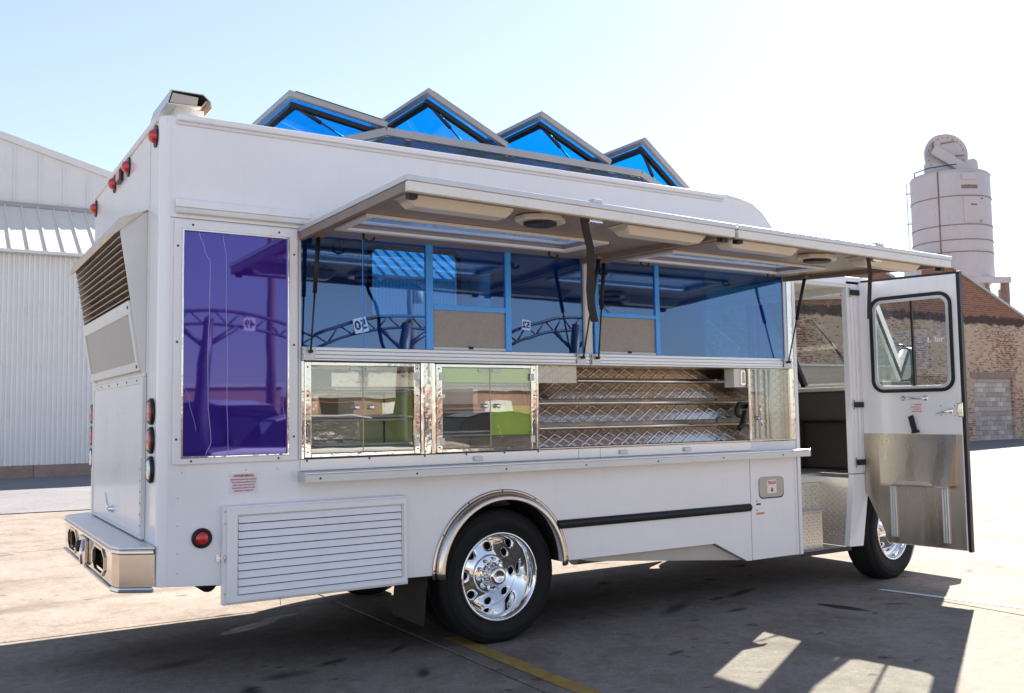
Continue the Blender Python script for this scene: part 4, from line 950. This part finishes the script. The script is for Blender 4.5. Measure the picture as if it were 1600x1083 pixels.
# polished wheel-arch trim
AT = group('wheel_arch_trim', T, (2.035, 0, .46))
def archpiece(prof, mat, nm, a0=-2, a1=182, n=40):
    vs = []; k = len(prof)
    for i in range(n+1):
        a = R(a0+(a1-a0)*i/n)
        for r_, y in prof: vs.append((2.035+r_*math.cos(a), y, .455+r_*math.sin(a)))
    fs = [(i*k+j, i*k+(j+1) % k, (i+1)*k+(j+1) % k, (i+1)*k+j) for i in range(n) for j in range(k)]
    fs += [tuple(range(k)), tuple(range(n*k, n*k+k))]
    MB().add(vs, fs, True).build(nm, mat, AT)
archpiece([(.486, -.001), (.486, -.010), (.470, -.012), (.468, -.001)], 'stainless', 'flange')
archpiece([(.470, -.012), (.462, -.030), (.448, -.046), (.428, -.052), (.420, -.046), (.424, -.030), (.440, -.020), (.452, -.004)], 'stainless', 'flare')
screws([(2.035+.478*math.cos(R(a)), -.010, .455+.478*math.sin(R(a))) for a in (4, 28, 60, 90, 120, 150, 176)], .005, 'y', 'dark_metal', AT)
wl2 = MB(); vs = []; n = 20
for i in range(n+1):
    a = R(180*i/n)
    for y in (.042, .56): vs.append((2.035+.452*math.cos(a), y, .455+.452*math.sin(a)))
wl2.add(vs, [(2*i, 2*i+1, 2*i+3, 2*i+2) for i in range(n)], True).build('wheel_well', 'underbody', T)
# underbody
CH = group('chassis', T, (3, 1.1, .5))
MB().box(.10, 1.52, .06, WD-.06, .60, .76).box(2.56, 4.68, .06, WD-.06, .50, .78).box(1.52, 2.56, .60, WD-.6, .55, .78).build('floor_pan', 'underbody', CH)
for y in (.72, 1.45): MB().box(.25, 6.3, y, y+.08, .44, .60).build('frame_rail', 'underbody', CH)
MB().tube([(2.035, .1, .41), (2.035, .9, .41)], .06, 10).tube([(2.035, .85, .41), (2.035, 1.35, .41)], .17, 14).tube([(2.035, 1.3, .41), (2.035, 2.1, .41)], .06, 10).build('rear_axle', 'underbody', CH)
MB().tube([(5.825, .1, .38), (5.825, 2.1, .38)], .05, 8).build('front_axle', 'underbody', CH)
MB().tube([(3.0, .62, .40), (3.9, .62, .40)], .09, 14).tube([(.38, .60, .47), (1.4, .62, .46), (3.0, .62, .42)], .035, 8).build('exhaust', 'galv', CH)
MB().box(2.75, 3.6, 1.55, 2.1, .30, .55).build('fuel_tank', 'underbody', CH, .03)
MB().tube([(.34, .34, .50), (.34, .52, .50)], .05, 16).build('tail_pipe', 'underbody', CH)
MB().hexa([(1.50, .03, .17), (1.51, .03, .17), (1.51, .46, .17), (1.50, .46, .17), (1.53, .03, .52), (1.54, .03, .52), (1.54, .46, .52), (1.53, .46, .52)]).build('mud_flap', 'underbody', T, .003)

# ------------------------------------------------------------------ interior of the kitchen
MB().box(.045, 4.70, .36, WD-.045, .80, .86).build('kitchen_floor', 'floor_mat', T)
MB().box(.045, 4.70, .36, .365, .86, 1.16).build('counter_back', 'interior_white', T)
simple('light_cup', (.55, .66, .80), .3, 0, .05)
IK = group('kitchen_fittings', T, (2, 1.8, .86))
MB().box(.10, 4.2, 1.62, 2.19, .861, 1.70).build('cook_line', 'stainless_dull', IK, .01)
MB().box(.42, 1.75, 1.45, 2.18, 2.30, 2.72).build('range_hood', 'stainless_dull', IK, .01)
MB().box(3.05, 4.0, 1.82, 2.19, 2.05, 2.60).build('wall_cabinet', 'interior_white', IK, .01)
MB().box(.08, .75, .45, 1.3, .861, 1.9).build('fridge', 'stainless_dull', IK, .01)
MB().box(.75, 4.6, .05, .44, 1.718, 1.735).build('serving_counter', 'stainless', IK)
for x in (.55, 1.1): MB().tube([(x, 1.9, 1.7), (x, 1.9, 1.85)], .12, 16).build('stock_pot', 'stainless', IK)
MB().box(4.28, 4.32, .56, WD-.045, .861, 2.93).build('partition', 'interior_white', IK)
for x, w in ((4.36, .05), (4.46, .06), (4.55, .05)):
    MB().lathe([(w/2, 1.74), (w/2+.004, 2.2), (w/2+.008, 2.205), (w/2-.004, 2.21)], lambda a_, b_, h: (x+a_, .13+b_, h), 16).build('cup_tube', 'light_cup', IK)

# ------------------------------------------------------------------ cab
CB = group('cab', T, (5.5, 1.1, .3))
MB().plate([(5.32, .885), (5.50, .885), (5.50, 2.44), (5.32, 2.44)], FY, .0, .05).build('hinge_post', 'white_paint', CB, .004)
for x in (5.365, 5.41, 5.455): MB().box(x-.010, x+.010, -.010, .0, .90, 2.40).build('post_rib', 'white_panel', CB, .005)
MB().plate([(5.325, .88), (5.515, .88), (5.405, .31), (5.24, .315)], FY, -.004, .05).build('post_foot', 'white_paint', CB, .004)
MB().box(4.712, 5.56, .0, .06, 2.41, 2.475).build('door_header', 'white_paint', CB, .006); MB().box(4.712, 5.33, -.006, .03, 2.385, 2.409).build('header_trim', 'cream_paint', CB, .003)
MB().plate([(4.66, 2.475), (5.60, 2.475), (5.60, 2.455), (4.66, 2.455)], FY, .062, WD-.002).build('cab_roof', 'white_paint', CB)
MB().plate([(4.66, 2.45), (5.56, 2.45), (5.56, 2.44), (4.66, 2.44)], FY, .07, WD-.06).build('headliner', 'tan_plastic', CB)
arch2 = [(5.825+.45*math.cos(R(a)), .42+.45*math.sin(R(a))) for a in range(170, -1, -10)]
nose = [(5.50, .70)]+[p for p in arch2 if p[0] > 5.5]+[(6.30, .42), (6.55, .45), (6.62, .60), (6.60, 1.30), (6.10, 1.58), (5.615, 2.475), (5.50, 2.475)]
QW = [(5.56, 1.62), (5.985, 1.62), (5.61, 2.30), (5.56, 2.30)]
for y0, y1 in ((.002, .04), (WD-.04, WD)):
    MB().plate(nose, FY, y0, y1, [QW]).build('nose_side', 'white_paint', CB)
    MB().plate(QW, FY, y0+.015, y0+.02).build('quarter_window', 'cab_glass', CB)
    MB().plate([(5.535, 1.595), (6.035, 1.595), (5.625, 2.335), (5.535, 2.335)], FY, y0-.004 if y0 < 1 else y0-.006, y0+.008, [QW]).build('window_seal', 'black_trim', CB)
# far cab door with window
MB().plate([(4.70, .46), (5.50, .46), (5.50, 2.44), (4.70, 2.44)], FY, WD-.04, WD, [rrect(4.82, 5.40, 1.50, 2.28, .08)]).build('far_door', 'white_paint', CB)
MB().plate(rrect(4.79, 5.43, 1.47, 2.31, .10), FY, WD-.052, WD-.041, [rrect(4.83, 5.39, 1.51, 2.27, .075)]).build('window_seal', 'black_trim', CB)
MB().plate(rrect(4.82, 5.40, 1.50, 2.28, .08), FY, WD-.025, WD-.02).build('far_door_window', 'cab_glass', CB)
# windshield, hood and front
ws = lambda k, y: (5.615+k*(6.10-5.615), y, 2.455+k*(1.58-2.455))
for y0, y1 in ((.06, 1.10), (1.14, WD-.06)):
    MB().hexa([ws(.06, y0), ws(.06, y1), ws(.95, y1), ws(.95, y0), tuple(Vector(ws(.06, y0))+Vector((.005, 0, .003))), tuple(Vector(ws(.06, y1))+Vector((.005, 0, .003))), tuple(Vector(ws(.95, y1))+Vector((.005, 0, .003))), tuple(Vector(ws(.95, y0))+Vector((.005, 0, .003)))]).build('windshield', 'cab_glass', CB)
MB().bar(ws(0, 1.12), ws(1, 1.12), .05, .04).build('windshield_post', 'black_trim', CB)
MB().bar(ws(.02, .04), ws(.02, WD-.04), .06, .10).build('windshield_head', 'white_paint', CB)
MB().bar(ws(.98, .04), ws(.98, WD-.04), .06, .05).build('windshield_sill', 'white_paint', CB)
for y0 in (.55, 1.55): MB().tube([Vector(ws(.98, y0))+Vector((.03, 0, .02)), Vector(ws(.55, y0+.10))+Vector((.03, 0, .02))], .007, 6).tube([Vector(ws(.85, y0-.02))+Vector((.035, 0, .02)), Vector(ws(.30, y0+.22))+Vector((.035, 0, .02))], .006, 6).build('wiper', 'black_trim', CB)
MB().plate([(6.10, 1.58), (6.60, 1.30), (6.62, .60), (6.59, .60), (6.57, 1.285), (6.08, 1.555)], FY, .04, WD-.04).build('hood', 'white_paint', CB)
MB().box(6.55, 6.80, .02, WD-.02, .42, .60).build('front_bumper', 'chrome', CB, .02)
for y in (.35, WD-.35): MB().lathe([(.09, 0), (.09, .03), (.06, .05), (0, .055)], lambda u, v, h: (6.60+h, y+u, .95+v), 24).build('headlight', 'clear_lens', CB)
MB().box(5.60, 6.08, .045, WD-.045, 1.30, 1.565).box(5.70, 6.08, .045, WD-.045, .88, 1.30).build('dashboard', 'dash_black', CB, .03)
MB().box(5.585, 5.63, .05, WD-.05, 1.555, 1.59).build('dash_ledge', 'tan_plastic', CB, .008)
MB().plate([(5.0, .88), (5.72, .88), (5.72, 1.42), (5.25, 1.38), (5.05, 1.1)], FY, .80, 1.45).build('engine_cover', 'dash_black', CB, .06, seg=3)
SW = MB(); SW.tube([(5.52+.10*math.cos(R(a)), 1.75+.21*math.sin(R(a)), 1.40-.19*math.cos(R(a))) for a in range(0, 361, 15)], .014, 8).tube([(5.52, 1.75, 1.40), (5.68, 1.75, 1.30)], .025, 8).tube([(5.52, 1.54, 1.40), (5.52, 1.96, 1.40)], .012, 6)
SW.build('steering_wheel', 'black_trim', CB)
MB().box(4.75, 5.15, 1.5, 2.0, .88, 1.32).box(4.70, 4.82, 1.5, 2.0, 1.25, 1.95).build('driver_seat', 'dash_black', CB, .05, seg=3)
MB().box(4.70, 5.75, .36, WD-.045, .80, .88).build('cab_floor', 'floor_mat', CB); MB().box(5.32, 5.75, .05, .36, .80, .88).build('cab_floor', 'floor_mat', CB)
# stepwell with tread plate
MB().box(4.712, 5.33, .345, .36, .30, .80).build('riser', 'tread', CB); MB().box(4.712, 5.34, .325, .37, .80, .884).build('floor_nosing', 'aluminium', CB, .008)
MB().plate([(5.33, .80), (5.33, .885), (5.325, .885), (5.245, .315), (5.255, .315)], FY, .05, .345).build('stepwell_side', 'tread', CB)
MB().box(4.712, 5.25, .02, .345, .295, .312).build('step_tread', 'aluminium', CB, .004); MB().box(4.70, 5.26, -.006, .02, .285, .316).build('step_edge', 'dark_metal', CB, .004)
MB().box(4.714, 5.03, .08, .344, .313, .60).build('inner_step', 'tread', CB, .004); MB().box(4.714, 5.04, .075, .343, .601, .612).build('inner_step_tread', 'aluminium', CB, .003)
def lugs(name, x0, x1, z0, z1, y, side=False):
    mp = (lambda a, b, c_: (5.2445+(c_-.315)*.1404-b, a, c_)) if side else (lambda a, b, c_: (a, y-b, c_))
    mb = MB(); i = 0; z = z0
    while z < z1:
        x = x0+(.011 if i % 2 else 0)
        while x < x1:
            s_ = 1 if (i+int(x/.030)) % 2 else -1; a = R(45)*s_; ca_, sa_ = math.cos(a), math.sin(a)
            P4 = [(-.014, 0), (0, -.0045), (.014, 0), (0, .0045)]
            mb.add([mp(x+p*ca_-q*sa_, 0, z+p*sa_+q*ca_) for p, q in P4]+[mp(x, .005, z)], [(0, 1, 4), (1, 2, 4), (2, 3, 4), (3, 0, 4)])
            x += .030
        z += .022; i += 1
    mb.build(name, 'tread', CB, kind='stuff')
lugs('tread_lugs', .07, .335, .33, .79, 0, True); lugs('tread_lugs', 5.045, 5.30, .33, .79, .3445); lugs('tread_lugs', 4.72, 5.045, .62, .79, .3445); lugs('tread_lugs', 4.72, 5.02, .325, .59, .0795)
MB().box(4.71, 4.725, .02, .05, 1.42, 1.46).build('door_striker', 'cream_paint', CB)
# black hinge straps between post and door
for z in (2.345, 1.435, .975): 
    MB().box(5.345, 5.475, -.024, -.011, z-.022, z+.022).build('door_hinge', 'black_trim', CB, .003)
    screws([(5.352, -.010, z+.032), (5.352, -.010, z-.032)], .006, 'y', 'dark_metal', CB)

# ------------------------------------------------------------------ open cab door
DR = group('cab_door', T, (5.45, 0, .35)); DR['label'] = 'cab door swung wide open with a stainless lower panel'
ang = R(100); dd = Vector((-math.cos(ang), -math.sin(ang), 0)); dn = Vector((-dd.y, dd.x, 0))      # dn points to the truck's front
DH = Vector((5.452, -.012, 0))
D = lambda w, z, t: tuple(DH+dd*w+dn*t+Vector((0, 0, z)))
dout = [(.0, 2.425), (.0, .74), (.185, .348), (.786, .338), (.786, 2.412)]
win = rrect(.118, .722, 1.553, 2.262, .075)
MB().plate(dout, D, .0, .045, [win]).build('leaf', 'white_paint', DR, .004)
MB().plate(rrect(.090, .750, 1.525, 2.290, .10, 7), D, -.012, -.001, [rrect(.116, .724, 1.551, 2.264, .076, 7)]).build('window_seal', 'black_trim', DR, .003)
MB().plate(rrect(.1165, .7235, 1.5515, 2.2635, .0755, 7), D, -.006, .010, [rrect(.140, .700, 1.575, 2.240, .06, 7)]).build('window_frame', 'alu_frame', DR, .002)
MB().plate(rrect(.120, .720, 1.555, 2.26, .07), D, .018, .023).build('pane', 'cab_glass', DR)
MB().plate(rect(.425, .440, 1.575, 2.240), D, -.002, .016).build('window_bar', 'black_trim', DR)
text('marker_writing', 'L  bsr', 'sticker_white', .060, lambda x, z, d: D(.605+x, 1.925+z, .0165-d), DR, sx=.9)
MB().plate([(.788, 2.43), (.788, .33), (.812, .33), (.812, 2.43)], D, .0, .05).build('edge_seal', 'black_trim', DR, .004)
MB().plate([(.02, 2.428), (.787, 2.415), (.787, 2.430), (.02, 2.443)], D, .005, .045).build('top_seal', 'black_trim', DR)
MB().plate([(.004, 1.205), (.004, .745), (.188, .355), (.780, .345), (.780, 1.200)], D, -.005, -.001).build('kick_panel', 'stainless_dull', DR)
# sheet-metal pocket
MB().add([D(.125, 1.195, -.008), D(.735, 1.195, -.008), D(.700, .815, -.075), D(.165, .815, -.075), D(.125, 1.195, -.012), D(.735, 1.195, -.012), D(.700, .815, -.079), D(.165, .815, -.079)], [(0, 1, 2, 3), (7, 6, 5, 4), (0, 4, 5, 1), (1, 5, 6, 2), (2, 6, 7, 3), (3, 7, 4, 0)]).build('pocket_front', 'stainless_dull', DR)
MB().add([D(.125, 1.195, -.006), D(.165, .815, -.006), D(.165, .815, -.078)], [(0, 1, 2)]).build('pocket_cheek', 'stainless_dull', DR)
MB().add([D(.735, 1.195, -.006), D(.700, .815, -.006), D(.700, .815, -.078)], [(0, 1, 2)]).build('pocket_cheek', 'stainless_dull', DR)
MB().plate([(.165, .815), (.700, .815), (.700, .800), (.60, .800), (.56, .845), (.29, .845), (.25, .800), (.165, .800)], D, -.088, -.080).build('pocket_lip', 'stainless', DR, .002)
for w in (.235, .640):
    for k in range(3): MB().plate(rect(w-.026+k*.0175, w-.026+k*.0175+.015, .40 if w < .4 else .385, .798), D, -.022, -.006).build('rib_strip', 'aluminium', DR, .004)
MB().tube([D(.34, 1.480, -.004), D(.34, 1.480, -.035), D(.36, 1.480, -.045), D(.50, 1.478, -.045), D(.52, 1.478, -.035), D(.52, 1.478, -.004)], .009, 10).lathe([(.020, .0), (.020, .008), (.010, .012), (0, .012)], lambda x, y, h: D(.34+x, 1.48+y, -h), 14).lathe([(.020, .0), (.020, .008), (.010, .012), (0, .012)], lambda x, y, h: D(.52+x, 1.478+y, -h), 14).build('grab_handle', 'chrome', DR)
MB().plate(rect(.395, .490, 1.36, 1.44), D, -.003, -.0008).build('sticker', 'sticker_pale', DR)
for k, (a, b) in enumerate(((.43, .485), (.40, .475), (.42, .48), (.405, .485))): MB().plate(rect(a, b, 1.425-k*.017, 1.430-k*.017), D, -.004, -.0032).build('sticker_print', 'ink_red', DR)
MB().lathe([(.022, 0), (.022, .015), (.012, .022), (0, .022)], lambda x, y, h: D(.71+x, 1.378+y, -h), 14).tube([D(.71, 1.378, -.022), D(.66, 1.372, -.026), D(.60, 1.355, -.024)], [.011, .009, .006], 8).build('inside_lever', 'chrome', DR)
MB().plate([(.762, 1.335), (.80, 1.33), (.80, 1.44), (.762, 1.435), (.750, 1.385)], D, -.012, .048).build('door_lock', 'chrome', DR, .005)
screws([tuple(D(w, z, 0)) for w in (.63, .735) for z in (1.345, 1.415)], .004, 'x', 'dark_metal', DR)
mb = MB(); q = [(.385, 1.335), (.425, 1.350), (.455, 1.215), (.415, 1.205)]
mb.plate(q, D, -.030, -.022).build('web_strap', 'black_strap', DR); MB().plate([(.41, 1.205), (.47, 1.215), (.465, 1.235), (.41, 1.225)], D, -.034, -.020).build('strap_buckle', 'black_trim', DR)
# mirror on the nose
MR = group('mirror', T, (6.0, .0, 1.7))
MB().plate(rrect(-.085, .045, 1.545, 1.91, .05), lambda u, v, w: (5.98+w, u-.02, v), .0, .06).build('housing', 'black_trim', MR, .015)
MB().plate(rrect(-.075, .035, 1.64, 1.895, .045), lambda u, v, w: (5.98+w, u-.02, v), -.004, -.001).build('mirror_glass', 'chrome', MR)
MB().plate(rrect(-.075, .035, 1.555, 1.625, .03), lambda u, v, w: (5.98+w, u-.02, v), -.004, -.001).build('spot_glass', 'chrome', MR)
MB().tube([(6.02, -.03, 1.90), (6.00, -.01, 1.93), (5.93, .0, 1.93)], .010, 8).tube([(6.02, -.03, 1.56), (6.05, .0, 1.50)], .010, 8).build('arm', 'black_trim', MR)
# ------------------------------------------------------------------ the yard behind the viewer, mirrored in the truck's glass
def gantry(xc, y, half, number, nx, nz, lab, tilt=0., bs=.115):
    G_ = thing('truss_gantry', lab, 'gantry', (xc, y, 0), 'numbered truss gantries across the yard')
    arc = lambda x, d: 3.46-.20*(x-xc)**2*.55-d
    N = 16; top = []; bot = []
    for i in range(N+1):
        x = xc-half+2*half*i/N; top.append((x, y, arc(x, 0))); bot.append((x, y, arc(x, .26)))
    MB().tube(top, .035, 8).build('top_chord', 'gantry_paint', G_); MB().tube(bot, .03, 8).build('bottom_chord', 'gantry_paint', G_)
    for i in range(N):
        MB().tube([bot[i], top[i+1]] if i % 2 else [top[i], bot[i+1]], .018, 6).build('web_bar', 'gantry_paint', G_)
    MB().tube([(xc-.25, y, 0), (xc-.27, y, 1.4), (xc-.22, y, 2.4), (xc-.10, y, 3.3)], [.16, .14, .12, .10], 14).build('post', 'gantry_paint', G_)
    for s_ in (-1, 1): MB().tube([(xc-.2, y, 2.75), (xc-.15+s_*.55, y, 3.15)], .05, 8).build('bracket', 'gantry_paint', G_)
    bf = lambda u, v, w: (nx+u*math.cos(tilt)-v*math.sin(tilt), y+.06+w, nz+u*math.sin(tilt)+v*math.cos(tilt))
    MB().plate(rect(-bs, bs, -bs, bs), bf, 0, .012).build('number_board', 'board_white', G_)
    text('number', number, 'ink_black', bs*1.75, lambda a, b, d: bf(-a, b, .015+d), G_, bold=.006)
gantry(3.75, -13.4, 2.0, '49', 4.39, 3.22, 'dark truss arch nearest the purple window side, upright board reading 49')
gantry(7.55, -12.6, 2.1, '50', 6.39, 3.20, 'middle dark truss arch over the tan sedan, tilted board reading 50', .25, .15)
gantry(11.2, -11.7, 1.9, '52', 9.73, 3.25, 'dark truss arch farthest along the row, board reading 52 near its left end', -.1)
def car(x, y, paint, rz, lab, van=False):
    C = thing('parked_car', lab, 'car', (x, y, 0), 'cars parked behind the viewer')
    ca_, sa_ = math.cos(rz), math.sin(rz)
    tr = lambda u, v, w: (x+u*ca_-v*sa_, y+u*sa_+v*ca_, w)
    L, Wd = 2.25, .86
    low = [(-L, .42), (-L+.05, .30), (L-.1, .28), (L, .45), (L-.05, .66), (L-.9, .84), (-L+.55, .90), (-L+.05, .84)]
    top = [(-1.55, .88), (1.30, .84), (.55, 1.36), (.1, 1.42), (-.8, 1.40), (-1.15, 1.32)] if not van else [(-2.1, .88), (1.45, .84), (.8, 1.62), (.1, 1.72), (-1.8, 1.70), (-2.05, 1.55)]
    MB().plate(low, lambda u, v, w: tr(u, w, v), -Wd, Wd).build('body', paint, C, .08, seg=3)
    mb = MB(); n = len(top); vs = [tr(u, -Wd*(.95 if v < .95 else .74), v) for u, v in top]+[tr(u, Wd*(.95 if v < .95 else .74), v) for u, v in top]
    mb.add(vs, [tuple(range(n)), tuple(range(n, 2*n))]+[(i, (i+1) % n, (i+1) % n+n, i+n) for i in range(n)]).build('windows', 'car_glass', C, .03)
    rp_ = [p for p in top if p[1] > .95]
    mb = MB(); n = len(rp_); vs = [tr(u*.96, -Wd*.76, v+.004) for u, v in rp_]+[tr(u*.96, Wd*.76, v+.004) for u, v in rp_]+[tr(u*.96, -Wd*.76, v+.03) for u, v in rp_]+[tr(u*.96, Wd*.76, v+.03) for u, v in rp_]
    fs = []
    for i in range(n-1): fs += [(i, i+1, n+i+1, n+i), (2*n+i, 2*n+i+1, 3*n+i+1, 3*n+i), (i, i+1, 2*n+i+1, 2*n+i), (n+i, n+i+1, 3*n+i+1, 3*n+i)]
    mb.add(vs, fs).build('roof', paint, C)
    for u in (-1.35, 1.35):
        for v in (-Wd+.08, Wd-.08):
            Wh = group('wheel', C, tr(u, v, .32)); s_ = 1 if v > 0 else -1
            MB().lathe([(.20, -.1), (.32, -.09), (.32, .09), (.20, .1)], lambda a, b, h: tr(u+a, v+s_*h, .32+b), 24).build('tyre', 'rubber', Wh)
            MB().lathe([(.21, .09), (.19, .11), (.05, .08), (0, .10)], lambda a, b, h: tr(u+a, v+s_*h, .32+b), 20).build('rim', 'aluminium', Wh)
    for v in (-.62, .62):
        MB().plate(rrect(v-.16, v+.16, .60, .72, .03, 2), lambda a, b, w: tr(w, a, b), L-.04, L+.005).build('headlight', 'clear_lens', C)
        MB().plate(rrect(v-.15, v+.15, .66, .80, .03, 2), lambda a, b, w: tr(w, a, b), -L-.005, -L+.04).build('tail_light', 'red_lens', C)
car(7.2, -13.6, 'car_tan', 0, 'tan sedan parked below the gantry board reading 50')
car(4.3, -14.8, 'car_white', R(70), 'white hatchback parked beside the gantry numbered 49', True)
car(5.2, -11.0, 'car_white', R(8), 'white sedan parked nearest the serving side of the truck')
car(10.6, -14.2, 'car_dark', R(5), 'dark blue sedan parked at the far end of the row')
car(2.1, -12.4, 'car_dark', R(85), 'dark minivan parked at the rear end of the row', True)
def pole(x, y, h, lab):
    U = thing('utility_pole', lab, 'utility pole', (x, y, 0), 'utility poles beyond the parked cars')
    MB().tube([(x, y, 0), (x, y, h)], [.16, .10], 12).build('shaft', 'wood_pole', U)
    for k, z in enumerate((h-.5, h-1.3)):
        MB().box(x-1.1, x+1.1, y+.10, y+.22, z-.06, z+.06).build('crossarm', 'wood_pole', U)
        for s_ in (-1, -.55, .55, 1): MB().lathe([(.04, 0), (.06, .05), (.03, .10), (0, .14)], lambda a, b, c_: (x+s_+a, y+.16+b, z+.06+c_), 8).build('insulator', 'clear_lens', U)
    MB().tube([(x+.28, y, h-2.6), (x+.28, y, h-1.8)], .2, 12).build('transformer', 'rust_white', U)
pole(8.2, -24, 8.5, 'wooden utility pole with transformer behind the tan sedan'); pole(14.5, -27, 8.2, 'wooden utility pole standing farther along the cable run')
for k in range(3):
    pts = [(8.2-1+k, -23.84, 8.15), (11.3-1+k, -25.4, 7.5), (14.5-1+k, -26.84, 7.85)]
    o = MB().tube(pts, .012, 4).build('power_cable', 'black_trim'); o['category'] = 'cable'; o['group'] = 'cables between the utility poles'
    o['label'] = ('first', 'middle', 'last')[k]+' of three sagging cables strung between the utility poles'
LB = thing('depot_building', 'long low brick depot with dark shutters far across the yard', 'building', (10, -62, 0))
for k, (xa, xb, h) in enumerate(((-30, 2, 3.0), (4, 21, 3.5), (23, 34, 2.7), (37, 70, 3.2))):
    MB().box(xa, xb, -68, -62, 0, h).build('wall', 'far_brick', LB); MB().box(xa-.2, xb+.2, -68.2, -61.8, h, h+.25).build('parapet', 'coping', LB)
    for j in range(int((xb-xa)/5)): MB().box(xa+1+j*5, xa+3.6+j*5, -62.04, -61.98, 0, 2.4).build('shutter', 'dark_metal' if (j+k) % 3 else 'board_white', LB)
